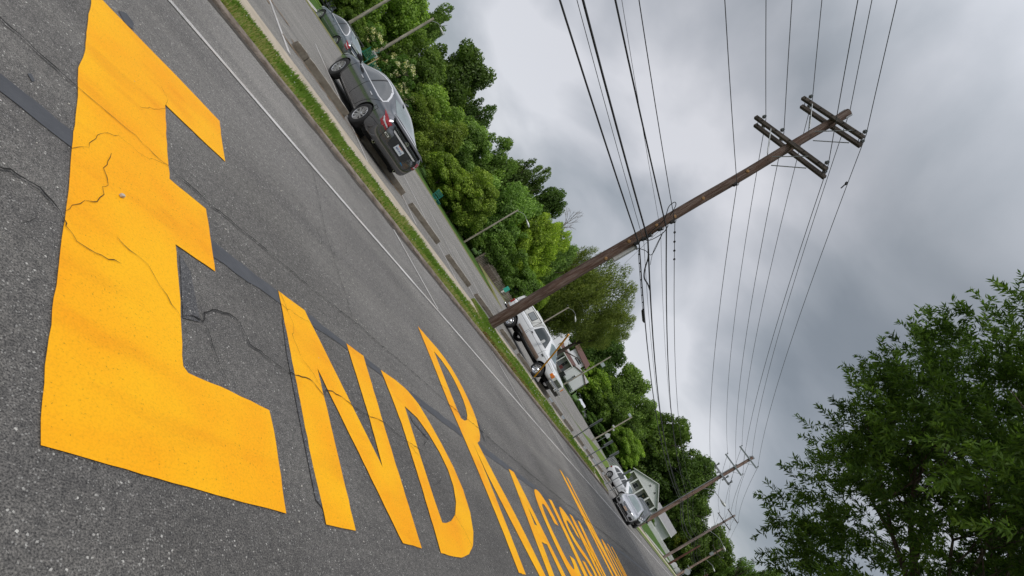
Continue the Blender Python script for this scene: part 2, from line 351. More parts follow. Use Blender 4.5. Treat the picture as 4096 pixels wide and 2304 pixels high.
def kerbrun(mb,x0,x1,y=7.70,s=1):
    xs=[x0]
    while xs[-1]<x1: xs.append(min(xs[-1]+random.uniform(2.6,3.1),x1))
    prof=[(0,-.02),(.008,.035),(.028,.056),(.11,.064),(.14,.056),(.14,-.02)]
    for a,b in zip(xs,xs[1:]):
        dy=random.uniform(-.008,.008); dz=random.uniform(-.006,.004)
        n=max(2,int((b-a)/.25)); vs=[];fs=[]
        for i in range(n+1):
            xx=a+.008+(b-a-.016)*i/n
            for (py,pz) in prof: vs.append((xx,y+s*(py+dy)+random.uniform(-.007,.007),pz+dz+random.uniform(-.006,.004)))
        k=len(prof)
        for i in range(n):
            for j in range(k-1): fs.append((i*k+j,(i+1)*k+j,(i+1)*k+j+1,i*k+j+1))
        fs+= [tuple(range(k)),tuple(n*k+j for j in range(k))[::-1]]
        mb.add(vs,fs)
mb=MB(); kerbrun(mb,-20,27.3); kerbrun(mb,28.9,31.2); kerbrun(mb,41.4,120)
struct('kerb',mb.mesh('kerb',KERB,smooth=True))
mb=MB(); kerbrun(mb,-40,120,-1.9,-1); struct('near_kerb',mb.mesh('near_kerb',KERB,smooth=True))
# gutter dirt with a ragged edge
gp=[(-20,7.72)]+[(x*.22-2,7.53+random.gauss(0,.022)) for x in range(0,152)]+[(31.4,7.72)]
struct('gutter',sheet('gutter',gp,.004,DIRT))
# tar strip, cracks, patches
tp=[(-6,2.66),(.69,2.67),(1.8,2.61),(3.2,2.70),(5.5,2.70),(7.2,2.72),(8.8,2.755),(9.6,2.72),(12,2.82),(14,2.80),(17.5,2.88),(21,2.96),(27,2.95),(60,3.0)]
up=[(60,3.09),(27,3.05),(21,3.07),(17.5,3.0),(14,2.90),(12,2.93),(9.6,2.86),(8.8,2.87),(7.2,2.85),(5.5,2.82),(3.2,2.775),(1.8,2.765),(.69,2.79),(-6,2.78)]
def rough(p,n,amp):
    out=[]
    for a,b in zip(p,p[1:]):
        for k in range(n):
            t=k/n; out.append((a[0]+(b[0]-a[0])*t,a[1]+(b[1]-a[1])*t+random.gauss(0,amp)))
    out.append(p[-1]); return out
struct('tar_strip',sheet('tar_strip',rough(tp,14,.006)+rough(up,14,.006),.004,TAR))
for q in ([(1.15,4.62),(1.21,4.52),(1.27,4.56),(1.27,4.68),(1.21,4.72)],[(.76,2.95),(.785,2.915),(.795,2.94),(.775,2.975)],[(1.17,1.98),(1.21,2.02),(1.6,2.06)][:0]):
    if q: struct('tar_spot',sheet('tar_spot',q,.0045,TAR))
CR=[(.009,[(-2,3.25),(.61,3.21),(.73,3.19),(.89,3.18),(1.05,3.18),(1.26,3.18),(1.43,3.16),(1.54,3.15),(1.7,3.14),(1.84,3.13),(2.04,3.13),(2.27,3.15),(2.6,3.14),(3.17,3.15),(3.55,3.19),(4.07,3.17),(4.57,3.18),(5.56,3.13),(6.57,3.16),(7.19,3.13),(7.8,3.13),(8.32,3.13),(8.88,3.11),(9.89,3.11),(10.62,3.13),(11.73,3.12),(12.57,3.18),(13.33,3.15),(14.87,3.17),(16.9,3.25),(24,3.3)]),
 (.009,[(.2,2.1),(.77,2.2),(.82,2.23),(.9,2.23),(.95,2.19),(.99,2.14),(1.01,2.09),(1.06,2.06),(1.14,2.05),(1.19,2.06),(1.25,2.08)]),
 (.006,[(.99,2.17),(1.03,2.24),(1.07,2.33),(1.13,2.38),(1.14,2.51),(1.17,2.56),(1.14,2.66),(1.17,2.83)]),
 (.007,[(1.22,2.23),(1.29,2.2),(1.37,2.18),(1.45,2.09),(1.5,2.02),(1.56,1.98),(1.63,2.02),(1.69,2.02),(1.71,2.1),(1.76,2.16),(1.88,2.21),(1.96,2.19),(2.02,2.07),(2.14,2.05),(2.32,2.03),(2.46,2.07),(2.55,2.1),(2.68,2.01),(2.71,2.08),(2.87,2.11),(3.03,2.08),(3.26,2.08),(3.42,2.12),(3.68,2.08),(3.9,2.06),(4.13,2.05)]),
 (.005,[(1.7,2.03),(1.74,1.91),(1.78,1.8),(1.82,1.72)]),(.004,[(.95,2.05),(.9,2.03),(.86,1.97)]),
 (.006,[(3.57,6.95),(3.58,6.7),(3.58,6.39),(3.68,6.36),(3.69,5.89),(3.68,5.7),(3.66,5.44),(3.61,5.11),(3.5,4.4),(3.51,3.61),(3.51,3.41),(3.49,3.2)]),
 (.004,[(4.3,3.15),(4.34,3.01),(4.43,2.96),(4.47,2.88)]),(.006,[(4.37,2.32),(4.27,2.28),(4.25,2.2),(4.19,2.15),(4.17,2.07)]),
 (.004,[(5.3,5.9),(5.4,5.2),(5.2,4.6),(5.35,4.0),(5.2,3.2)]),(.005,[(9.2,3.1),(9.3,2.9),(9.25,2.75)]),(.004,[(7.6,2.3),(7.9,2.2),(8.3,2.5),(8.5,2.35)])]
cw=random.Random(77)
for i in range(46):
    x=cw.uniform(.6,14); y=cw.uniform(3.4,7.2) if i%3 else cw.uniform(.9,2.6); a=cw.uniform(0,2*PI) if i%2 else PI/2+cw.uniform(-.3,.3); pl=[(x,y)]
    for k in range(cw.randint(3,9)):
        a+=cw.uniform(-.7,.7); l=cw.uniform(.06,.2)*(1+x*.05); x+=math.cos(a)*l; y+=math.sin(a)*l
        if y>7.4: break
        pl.append((x,y))
    if len(pl)>2: CR.append((cw.uniform(.0022,.0042),pl))
for cx,cy,rd in ((.70,4.2,.22),(1.05,4.9,.2),(3.3,4.3,.35),(2.3,5.6,.3),(6.2,5.3,.4)):
    pts_=[(cx+cw.uniform(-rd,rd),cy+cw.uniform(-rd,rd)) for _ in range(22)]
    for p in pts_:
        q=sorted(pts_,key=lambda t:math.dist(p,t))[1:3]
        for e in q: CR.append((.0026,[p,((p[0]+e[0])/2+cw.uniform(-.02,.02),(p[1]+e[1])/2+cw.uniform(-.02,.02)),e]))
mb=MB()
for w,pl in CR:
    pts=[]
    for a,b in zip(pl,pl[1:]):
        n=max(2,int(math.dist(a,b)/.035))
        for k in range(n):
            t=k/n; pts.append((a[0]+(b[0]-a[0])*t+random.gauss(0,.006),a[1]+(b[1]-a[1])*t+random.gauss(0,.006)))
    pts.append(pl[-1]); vs=[];fs=[]
    for i,p in enumerate(pts):
        q=pts[min(i+1,len(pts)-1)]; o=pts[max(i-1,0)]; d=Vector((q[0]-o[0],q[1]-o[1])); d=d.normalized() if d.length else Vector((1,0))
        ww=w*random.uniform(.2,.75)*((1.0 if (p[0]<.97 or 1.6<p[0]<2.38) and w>.0045 else .42) if p[0]<2.4 else .7)*(1+max(0,p[0]-5)*.09)*(.4 if i in(0,len(pts)-1) else 1)
        vs+=[(p[0]-d.y*ww,p[1]+d.x*ww,.0115),(p[0]+d.y*ww,p[1]-d.x*ww,.0115)]
    fs=[(2*i,2*i+1,2*i+3,2*i+2) for i in range(len(pts)-1)]
    mb.add(vs,fs)
struct('road_cracks',mb.mesh('road_cracks',CRK,recalc=False))
# ------------------------------------------------------------------ lettering painted on the road
YEL=paint_mat('yellow_road_paint',(.97,.475,.003),(.40,.22,.012),wear=.5)
LET=[]
LET.append(([(.965,4.52),(1.35,4.515),(1.67,4.52),(2.07,4.50),(2.06,4.21),(2.06,3.89),(1.81,3.885),(1.52,3.89),(1.52,3.46),(1.53,3.04),(1.8,3.04),(1.81,2.86),(1.82,2.49),(1.55,2.48),(1.56,2.17),(1.56,2.0),(1.56,1.69),(1.585,1.665),(1.83,1.68),(2.10,1.68),(2.11,1.56),(2.10,1.13),(1.91,1.13),(1.61,1.13),(1.36,1.13),(1.12,1.135),(1.03,1.135),(1.02,1.22),(1.01,1.41),(1.01,1.77),(1.005,2.16),(1.0,2.4),(.99,2.64),(.985,2.9),(.975,3.17),(.96,3.38),(.975,3.53),(.98,3.65),(.97,3.99),(.967,4.36)],[]))
LET.append(([(2.41,2.77),(2.70,2.78),(3.23,1.67),(3.25,2.1),(3.23,2.77),(3.49,2.78),(3.465,2.0),(3.46,1.145),(3.20,1.145),(2.68,2.24),(2.675,1.8),(2.67,1.14),(2.40,1.13),(2.39,1.5),(2.40,2.1)],[]))
D_o=[(3.77,2.77),(4.05,2.79),(4.28,2.77),(4.45,2.69),(4.58,2.53),(4.70,2.33),(4.80,2.10),(4.83,1.87),(4.78,1.64),(4.66,1.44),(4.51,1.30),(4.34,1.21),(4.14,1.16),(3.94,1.15),(3.76,1.15),(3.78,1.29),(3.82,1.8),(3.84,2.24),(3.81,2.53)]
D_h=[(4.05,2.50),(4.27,2.46),(4.43,2.34),(4.55,2.18),(4.60,2.02),(4.58,1.85),(4.49,1.68),(4.35,1.54),(4.2,1.46),(4.07,1.42),(3.99,1.41),(3.99,1.6),(4.01,1.97),(4.03,2.25)]
LET.append((D_o,[D_h]))
R_o=[(5.60,4.42),(5.89,4.38),(6.15,4.34),(6.36,4.27),(6.50,4.17),(6.61,4.02),(6.68,3.85),(6.705,3.68),(6.70,3.50),(6.66,3.34),(6.58,3.19),(6.48,3.04),(6.33,2.90),(6.16,2.81),(6.24,2.62),(6.34,2.36),(6.46,2.09),(6.56,1.83),(6.64,1.54),(6.72,1.18),(6.42,1.175),(6.29,1.50),(6.18,1.79),(6.08,2.06),(5.99,2.35),(5.93,2.77),(5.95,2.45),(5.93,2.10),(5.89,1.62),(5.84,1.175),(5.60,1.175),(5.64,1.6),(5.645,1.95),(5.64,2.3),(5.62,2.69),(5.59,3.0),(5.57,3.2),(5.58,3.47),(5.595,3.75),(5.60,4.1)]
R_h=[(5.90,4.15),(6.09,4.11),(6.26,4.01),(6.35,3.87),(6.38,3.71),(6.38,3.55),(6.33,3.40),(6.24,3.25),(6.11,3.13),(5.98,3.07),(5.86,3.06),(5.84,3.2),(5.86,3.48),(5.88,3.8)]
LET.append((R_o,[R_h]))
LET.append(([(7.33,2.77),(7.60,2.79),(7.93,1.19),(7.64,1.19),(7.61,1.72),(7.34,1.72),(7.16,1.19),(6.87,1.18)],[[(7.475,2.22),(7.52,1.97),(7.39,1.96)]]))
LET.append((smoothpath([(8.22,1.7),(8.25,1.5),(8.33,1.33),(8.47,1.22),(8.67,1.18),(8.87,1.19),(9.05,1.28),(9.19,1.46),(9.26,1.70)],3)+smoothpath([(8.97,1.73),(8.92,1.58),(8.80,1.50),(8.66,1.54),(8.55,1.67),(8.51,1.9),(8.50,2.14),(8.54,2.32),(8.63,2.47),(8.77,2.54),(8.90,2.51),(8.97,2.4),(9.0,2.25)],3)+smoothpath([(9.27,2.25),(9.25,2.46),(9.15,2.65),(8.99,2.77),(8.80,2.79),(8.60,2.74),(8.43,2.60),(8.31,2.38),(8.25,2.1),(8.21,1.85)],3),[]))
LET.append(([(9.58,2.80),(9.86,2.82),(9.84,2.2),(9.77,1.19),(9.42,1.19),(9.53,2.1)],[]))
LET.append((smoothpath([(10.2,2.66),(10.32,2.77),(10.5,2.83),(10.69,2.82),(10.85,2.75),(10.97,2.63),(11.03,2.48),(11.04,2.28)],3)+smoothpath([(10.82,2.31),(10.78,2.45),(10.68,2.54),(10.55,2.57),(10.41,2.52),(10.33,2.41),(10.34,2.28),(10.42,2.17),(10.58,2.05),(10.80,1.90),(10.90,1.74),(10.92,1.55),(10.85,1.36),(10.71,1.24),(10.5,1.19),(10.3,1.22),(10.12,1.34),(10.02,1.53),(10.0,1.76)],3)+smoothpath([(10.24,1.76),(10.27,1.62),(10.37,1.52),(10.5,1.49),(10.62,1.55),(10.65,1.67),(10.54,1.80),(10.3,1.93),(10.13,2.06),(10.05,2.25),(10.08,2.48)],3),[]))
LET.append(([(11.31,2.84),(11.58,2.84),(11.76,2.08),(12.06,2.84),(12.34,2.84),(12.20,2.1),(12.12,1.2),(11.86,1.2),(11.97,2.3),(11.74,1.55),(11.64,1.55),(11.50,2.3),(11.38,1.2),(11.10,1.2),(11.17,2.1)],[]))
LET.append(([(13.58,4.45),(13.81,4.45),(14.17,2.75),(14.26,4.43),(14.53,4.43),(14.40,2.9),(14.30,1.2),(14.02,1.2),(13.68,3.0),(13.42,1.2),(13.12,1.2),(13.35,3.1)],[]))
el=lambda rx,ry,n=26:[(15.02+rx*math.cos(2*PI*i/n)+.10*ry*math.sin(2*PI*i/n)*.8,2.03+ry*math.sin(2*PI*i/n)) for i in range(n)]
LET.append((el(.44,.83),[el(.19,.55)]))
LET.append(([(15.84,2.85),(16.06,2.85),(16.02,1.75),(16.2,2.5),(16.36,2.5),(16.42,1.75),(16.58,2.86),(16.86,2.87),(16.52,1.2),(16.28,1.2),(16.22,1.9),(16.0,1.2),(15.72,1.2)],[]))
mb=MB()
for o,h in LET:
    oo=[]
    for a,b in zip(o,o[1:]+o[:1]):
        n=max(1,int(math.dist(a,b)/.06))
        for k in range(n):
            t=k/n; j=.0018 if k else 0
            oo.append((a[0]+(b[0]-a[0])*t+random.gauss(0,j),a[1]+(b[1]-a[1])*t+random.gauss(0,j)))
    polyholes(oo,[list(map(tuple,hh)) for hh in h],.0065,mb)
struct('road_lettering',mb.mesh('road_lettering',YEL,recalc=False))
# white lines
WHT=paint_mat('white_road_paint',(.62,.60,.58),(.13,.125,.12),wear=1.1,white=True)
mb=MB()
def stripe(a,b,w,z=.0075,jag=.004):
    a=Vector(a);b=Vector(b);d=(b-a);L=d.length;d.normalize();n=Vector((-d.y,d.x)); k=max(1,int(L/.25))
    vs=[]
    for i in range(k+1):
        p=a+d*L*i/k; vs+=[tuple(p+n*(w/2+random.gauss(0,jag)))+(z,),tuple(p-n*(w/2+random.gauss(0,jag)))+(z,)]
    mb.add(vs,[(2*i,2*i+1,2*i+3,2*i+2) for i in range(k)])
E_=[(-20,6.1),(1.62,6.0),(4.4,5.93),(7.9,5.89),(14.8,5.83),(21,5.88),(28.9,5.9)]
for a,b in zip(E_,E_[1:]): stripe(a,b,.095)
for a,b in [((28.9,5.9),(40,5.95)),((40,5.95),(130,6.1))]: stripe(a,b,.11)
for x in (6.68,12.01,17.45,22.35): stripe((x,7.5),(x+.76,5.98),.075)
for x in (28.2,): stripe((x,7.36),(x+.8,5.98),.08)
stripe((29.6,5.8),(31.2,-1.7),.13); stripe((30.3,5.8),(31.9,-1.7),.13)
struct('road_lines',mb.mesh('road_lines',WHT,recalc=False))
mb=MB()
for i,x in enumerate((-3.3,-.75,1.75,4.30,6.83,9.3,11.72,14.15,16.6,19.1,21.6,27.0,29.8,32.6,35.5,38.5,42,45.5)):
    stripe((x,10.2 if i%2 else 9.8),(x+.02,15.9),.085 if i not in (3,) else .10,.047,.006)
for i in range(8): stripe((-4+2.5*i,19.0-.1*i),(-4.0+2.5*i+.3,23.2-.2*i),.07,.047,.006) if i<2 else None
struct('parking_lines',mb.mesh('parking_lines',WHT,recalc=False))
BLU=paint_mat('blue_lot_paint',(.30,.42,.50),(.15,.15,.15),wear=1.2,white=True)
mb=MB(); stripe((24.9,11.6),(28.5,11.2),.25,.0475); stripe((33,11.3),(40,10.9),.2,.0475); stripe((28.5,10.7),(28.9,15.6),.12,.0475)
struct('blue_parking_mark',mb.mesh('blue_parking_mark',BLU,recalc=False))
# dead pine needles and dirt around the wheel stops
ND=mat('dead_needles',(.22,.13,.05),.95,vs=25,col2=(.33,.20,.09),bump=.6,bs=120)
mb=MB()
for (x0,x1,y,w) in ((4.3,7.1,11.05,.08),(6.9,9.3,11.15,.09),(2.0,4.2,12.3,.10),(2.8,5.0,12.9,.12),(4.6,6.2,11.75,.06)):
    n=26; a=[(x0+(x1-x0)*i/n,y+random.gauss(0,.02)-w/2*random.uniform(.3,1)) for i in range(n+1)]; b=[(x0+(x1-x0)*i/n,y+w/2*random.uniform(.2,1)) for i in range(n+1)][::-1]
    polyholes(a+b,[],.052,mb)
struct('leaf_litter',mb.mesh('leaf_litter',ND,recalc=False),kind='stuff')
# ------------------------------------------------------------------ grass blades
def blades(name,poly,n,h,z,m,seed,wd=.010,lean=.5,keep=None):
    r=np.random.default_rng(seed); P=np.array(poly); xs=[];ys=[]
    def inside(px,py):
        c=np.zeros(len(px),bool); j=len(P)-1
        for i in range(len(P)):
            a,b=P[i],P[j]
            cond=((a[1]>py)!=(b[1]>py))&(px<(b[0]-a[0])*(py-a[1])/(b[1]-a[1]+1e-12)+a[0]); c^=cond; j=i
        return c
    x0,y0=P.min(0); x1,y1=P.max(0); x0=max(x0,-1.5)
    X=np.empty(0);Y=np.empty(0)
    while len(X)<n:
        # density falls with distance from the viewpoint side
        x=x0+(x1-x0)*r.random(n)**1.6; y=y0-.03+(y1-y0+.06)*r.random(n)
        k=inside(x,y); X=np.append(X,x[k]);Y=np.append(Y,y[k])
    X=X[:n];Y=Y[:n]
    a=r.random(n)*2*np.pi; hh=h*(.45+.9*r.random(n))*(1+.7*(np.sin(X*1.7)*np.sin(Y*3.1)>.3)); w=wd*(.6+.8*r.random(n))*(1+X/14)
    la=r.random(n)*2*np.pi; ln=lean*hh*r.random(n)
    v=np.zeros((n,3,3)); v[:,0]=np.stack([X-np.cos(a)*w,Y-np.sin(a)*w,np.full(n,z)],1); v[:,1]=np.stack([X+np.cos(a)*w,Y+np.sin(a)*w,np.full(n,z)],1); v[:,2]=np.stack([X+np.cos(la)*ln,Y+np.sin(la)*ln,z+hh],1)
    me=bpy.data.meshes.new(name); me.vertices.add(3*n); me.vertices.foreach_set('co',v.ravel()); me.loops.add(3*n); me.loops.foreach_set('vertex_index',np.arange(3*n,dtype=np.int32))
    me.polygons.add(n); me.polygons.foreach_set('loop_start',np.arange(0,3*n,3,dtype=np.int32)); me.update(calc_edges=True)
    t=np.clip(.5+.22*r.standard_normal(n)+.25*np.sin(X*.9+np.sin(Y*2)*1.3)*np.sin(Y*5),0,1)
    dry=(np.exp(-((Y-7.92)/.17)**2)>r.random(n)*1.1)&(y0>7)&(r.random(n)<.8)|((np.sin(X*2.3+np.sin(Y*4))*np.sin(X*.61+Y*2.2)>.45)&(r.random(n)<.55)); t=np.where(dry,.85+.15*r.random(n),t*.85)
    at=me.attributes.new('tint','FLOAT','FACE'); at.data.foreach_set('value',t.astype(np.float32)); me.materials.append(m)
    return me
BL=leaf_mat('grass_blade',(.085,.165,.022),(.22,.34,.06),(.44,.38,.18))
struct('grass',blades('grass',verge,64000,.05,.045,BL,3,wd=.008),kind='stuff')
tp_=[(x*KV,y*KV) for x,y in [(12.2,8.9),(13.0,8.8),(14.2,9.0),(14.0,9.9),(12.9,10.0),(12.2,9.5)]]
struct('tall_grass',blades('tall_grass',tp_,3000,.055,.045,BL,5,wd=.007),kind='stuff')
struct('kerb_grass',blades('kerb_grass',[(11.5,7.84),(16.5,7.84),(16,8.08),(12,8.1)],900,.07,.045,leaf_mat('rusty_weed',(.10,.05,.02),(.17,.13,.05),(.28,.16,.07)),6,wd=.007),kind='stuff')
# kerb weeds and clover flowers
CLV=mat('clover_white',(.7,.7,.66),.8)
mb=MB()
for i in range(230):
    x=random.uniform(1,30)**1.0; y=random.uniform(8.0,8.9) if random.random()<.5 else 8.86+random.gauss(0,.07)
    if x>13: y+=.2
    mb.box((x,y,.095+random.uniform(-.02,.03)),(.008+.0006*x,)*3,random.random()*3)
struct('clover_flowers',mb.mesh('clover_flowers',CLV),kind='stuff')
PEB=mat('pebble',(.5,.47,.42),.8)
mb=MB()
for i in range(160):
    x=random.uniform(.5,8); y=random.uniform(.6,7.3); s=random.uniform(.003,.006)
    if any(abs(y-q)<.2 for q in ()): continue
    mb.box((x,y,s*.7),(s*2,s*1.6,s*1.2),random.random()*3)
mb.box((1.235,2.545,.016),(.020,.016,.014),.5)
struct('pebbles',mb.mesh('pebbles',PEB,bevel=.0015),kind='stuff')

OLD=asphalt('blackout_asphalt',(.10,.10,.105),chips=.25,patch=.1)
for q in ([(2.355,1.25),(2.42,1.2),(2.42,2.5),(2.39,2.5),(2.36,2.2),(2.355,1.8)],[(1.575,1.98),(1.68,2.02),(1.64,2.35),(1.575,2.43)],[(3.99,1.62),(4.03,1.64),(4.05,2.1),(4.01,2.2)],[(4.10,2.43),(4.40,2.28),(4.36,2.26),(4.12,2.36)],[(6.60,2.95),(6.74,3.2),(6.76,3.3),(6.70,3.34),(6.62,3.15)]):
    struct('blackout_patch',sheet('blackout_patch',q,.0055,OLD))
# ------------------------------------------------------------------ vehicles
def paint(name,col,metal=.6,rough=.28): return mat(name,col,rough,metal,var=.03,vs=2,coat=.9)
GLASS=mat('car_glass',(.02,.028,.028),.03,0,var=.1,coat=1,spec=1)
GLASSL=mat('windscreen_glass',(.16,.21,.21),.05,0,var=.15,vs=3,coat=.6,spec=1)
RUB=mat('tyre_rubber',(.022,.022,.023),.85,bump=.3,bs=90); BLK=mat('black_plastic',(.018,.018,.02),.55); CHR=mat('chrome',(.78,.78,.80),.16,1,var=.05)
RIM=mat('alloy_rim',(.62,.62,.63),.28,.85,var=.06); UND=mat('underbody',(.012,.012,.012),.95)
RED=mat('tail_lens_red',(.30,.008,.014),.12,0,coat=1,var=.25,vs=18); CLR=mat('lamp_lens_clear',(.62,.64,.66),.10,.3,coat=1,var=.25,vs=22); AMB=mat('lamp_lens_amber',(.85,.20,.01),.15,coat=1)
BTR=mat('bright_trim',(.80,.80,.82),.30,.35,coat=.5,var=.04)  # chrome trim; sky reflection put into a pale, less metallic base colour
SEAM=mat('panel_gap',(.01,.01,.01),.9)
def wheel(parent,x,y,r,w,side,style='ten',loc_z=None,rimm=None):
    """tyre mesh with a rim child; side=+1 outer face at +y"""
    mb=MB(); rr=r*.66
    mb.lathe([(rr,-w/2),(r*.90,-w/2),(r*.975,-w/2*.86),(r,-w/2*.6),(r,w/2*.6),(r*.975,w/2*.86),(r*.90,w/2),(r*.82,w/2*1.02),(rr,w/2*.94)],36,axis='Y')
    t=mb.obj('wheel',RUB,parent,(x,y,r),smooth=True)
    if side<0: t.rotation_euler=(0,0,PI)
    k=MB(); yo=w/2
    k.lathe([(rr*1.0,yo*.95),(rr*.97,yo*1.0),(rr*.93,yo*.92),(rr*.90,yo*.45),(.0,yo*.35)],30,axis='Y')
    k.cur=1
    k.lathe([(rr*.90,yo*.44),(rr*.3,yo*.40)],24,axis='Y')
    k.cur=0
    if style=='ten':
        for i in range(5):
            for s in (-1,1):
                a=2*PI*i/5+s*.21; a2=2*PI*i/5+s*.33
                p0=Vector((math.cos(a)*rr*.16,0,math.sin(a)*rr*.16)); p1=Vector((math.cos(a2)*rr*.93,0,math.sin(a2)*rr*.93))
                d=(p1-p0).normalized(); n=Vector((-d.z,0,d.x)); ww=rr*.075; vs=[]
                for p,q in ((p0,.82),(p1,.90)):
                    for sg in (-1,1):
                        for dy in (q*yo,q*yo-.03): vs.append(p+n*ww*sg*(1 if q<.85 else 1.25)+Vector((0,dy,0)))
                k.add(vs,[(0,2,3,1),(4,5,7,6),(0,1,5,4),(2,6,7,3),(0,4,6,2),(1,3,7,5)])
        k.lathe([(0,yo*.92),(rr*.15,yo*.9),(rr*.22,yo*.84),(rr*.22,yo*.5)],16,axis='Y')
    elif style=='steel':
        k.lathe([(rr*.92,yo*.5),(rr*.72,yo*.78),(rr*.45,yo*.72),(rr*.30,yo*1.0),(rr*.2,yo*1.12),(0,yo*1.14)],24,axis='Y')
        k.cur=1
        for i in range(10):
            a=2*PI*i/10; c=Vector((math.cos(a)*rr*.70,yo*.80,math.sin(a)*rr*.70)); vs=[c+Vector((.11*rr*math.cos(q),0,.11*rr*math.sin(q))) for q in [j*PI/4 for j in range(8)]]
            k.add(vs,[tuple(range(8))])
        k.cur=0
    else:
        for i in range(7):
            a=2*PI*i/7; p0=Vector((math.cos(a)*rr*.14,0,math.sin(a)*rr*.14)); p1=Vector((math.cos(a)*rr*.93,0,math.sin(a)*rr*.93))
            d=(p1-p0).normalized(); n=Vector((-d.z,0,d.x)); vs=[]
            for p,q,wd in ((p0,.85,.10),(p1,.9,.13)):
                for sg in (-1,1):
                    for dy in (q*yo,q*yo-.03): vs.append(p+n*rr*wd*sg+Vector((0,dy,0)))
            k.add(vs,[(0,2,3,1),(4,5,7,6),(0,1,5,4),(2,6,7,3),(0,4,6,2),(1,3,7,5)])
        k.lathe([(0,yo*.92),(rr*.18,yo*.9),(rr*.2,yo*.5)],16,axis='Y')
    k.obj('rim',[rimm or RIM,SEAM],t,smooth=True)
    return t
class Car:
    def __init__(s,name,label,cat,loc,rz,scale,body_mat,group=None):
        s.root=thing(name,label,cat,loc,rz,group,scale); s.bm_=body_mat
    def shell(s,st,wheels,wr,ww,name='body',arch=1.13,levels=2,mats=None):
        """st: stations (x,w,zsill,zbelt,ztop,wtop[,tumble])"""
        vs=[];n=0
        for q in st:
            x,w,zs,zb,zt,wt=q[:6]; hs=zb-zs
            half=[(0,zs+.02),(w*.80,zs),(w*.965,zs+.07),(w,zs+.42*hs),(w*.99,zb-.13*hs),(w*.945,zb),((w*.90+wt)/2,zb+(zt-zb)*.52),(wt,zt-.055*min(1,(zt-zb)/.3)),(wt*.62,zt-.012),(0,zt)]
            sec=[(x,y,z) for y,z in half]+[(x,-y,z) for y,z in half[-2:0:-1]]
            n=len(sec); vs+=sec
        fs=[(i*n+k,i*n+(k+1)%n,(i+1)*n+(k+1)%n,(i+1)*n+k) for i in range(len(st)-1) for k in range(n)]
        fs+=[tuple(range(n))[::-1],tuple((len(st)-1)*n+k for k in range(n))]
        me=mkmesh('shell',vs,fs,mats or [s.bm_,UND])
        bm=bmesh.new(); bm.from_mesh(me); bmesh.ops.recalc_face_normals(bm,faces=bm.faces); bm.to_mesh(me); bm.free()
        o=link('tmp_shell',me); ms=o.modifiers.new('s','SUBSURF'); ms.levels=levels; ms.render_levels=levels
        cut=[]
        for (x,y,zc) in wheels:
            c=MB(); c.lathe([(.001,-.24),(wr*arch,-.24),(wr*arch,.30),(.001,.30)],40,origin=(x,y,zc),axis='Y')
            cm=c.mesh('cut',[UND]); co=link('tmp_cut',cm); cut.append(co)
            b=o.modifiers.new('b','BOOLEAN'); b.operation='DIFFERENCE'; b.object=co; b.solver='EXACT'
            try: b.material_mode='TRANSFER'
            except Exception: pass
        dg=bpy.context.evaluated_depsgraph_get(); fm=bpy.data.meshes.new_from_object(o.evaluated_get(dg))
        for m in list(o.modifiers)[1:]: o.modifiers.remove(m)
        dg=bpy.context.evaluated_depsgraph_get(); um=bpy.data.meshes.new_from_object(o.evaluated_get(dg))
        s.bvh=BVHTree.FromPolygons([v.co.copy() for v in um.vertices],[tuple(p.vertices) for p in um.polygons])
        for c in cut: bpy.data.objects.remove(c)
        bpy.data.objects.remove(o)
        fm.polygons.foreach_set('use_smooth',[True]*len(fm.polygons))
        try: fm.set_sharp_from_angle(angle=R(40))
        except Exception: pass
        s.body=link(name,fm,s.root); return s.body
    def patch(s,mb,poly,d,off=.005,step=.05,mirror=False,closed=True):
        """project a 2D outline on the shell. d: '-y','+y' side (poly x,z); '-x','+x' ends (poly y,z); 'z' top (poly x,y)"""
        vs=[Vector(p) for p in poly]; out=[]; ed=[]
        b=[]
        for i,p in enumerate(vs):
            q=vs[(i+1)%len(vs)]; n=max(1,int((q-p).length/step))
            for k in range(n): b.append(p+(q-p)*k/n)
        nb=len(b); xs=[p.x for p in b]; ys=[p.y for p in b]; pts=list(b)
        gx=min(xs)+step*.5
        while gx<max(xs):
            gy=min(ys)+step*.5
            while gy<max(ys): pts.append(Vector((gx,gy))); gy+=step
            gx+=step
        v,e,f,_,_,_=delaunay_2d_cdt(pts,[(i,(i+1)%nb) for i in range(nb)],[],1,1e-6)
        dirs={'-y':(lambda p:(p.x,-3,p.y),Vector((0,1,0))),'+y':(lambda p:(p.x,3,p.y),Vector((0,-1,0))),'-x':(lambda p:(-6,p.x,p.y),Vector((1,0,0))),'+x':(lambda p:(6,p.x,p.y),Vector((-1,0,0))),'z':(lambda p:(p.x,p.y,4),Vector((0,0,-1)))}
        fo,dv=dirs[d]; P=[]; ok=[]
        for p in v:
            h,nm,_,_=s.bvh.ray_cast(Vector(fo(p)),dv)
            if h is None:
                P.append(Vector(fo(p))); ok.append(False)
            else:
                if nm.dot(dv)>0: nm=-nm
                P.append(h+nm*off); ok.append(True)
        fs=[]
        for t in f:
            if all(ok[i] for i in t):
                a,b2,c=[P[i] for i in t]
                nn=(b2-a).cross(c-a); t=tuple(t)
                if nn.dot(dv)>0: t=t[::-1]
                fs.append(t)
        use=sorted({i for t in fs for i in t}); ix={a:b for b,a in enumerate(use)}
        mb.add([P[i] for i in use],[tuple(ix[i] for i in t) for t in fs]); return mb
    def panel(s,name,poly,d,m,parent=None,off=.005,step=.05,label=None):
        mb=MB(); s.patch(mb,poly,d,off,step); o=mb.obj(name,m,parent or s.root,recalc=False)
        o.data.polygons.foreach_set('use_smooth',[True]*len(o.data.polygons))
        if label: o['label']=label
        return o
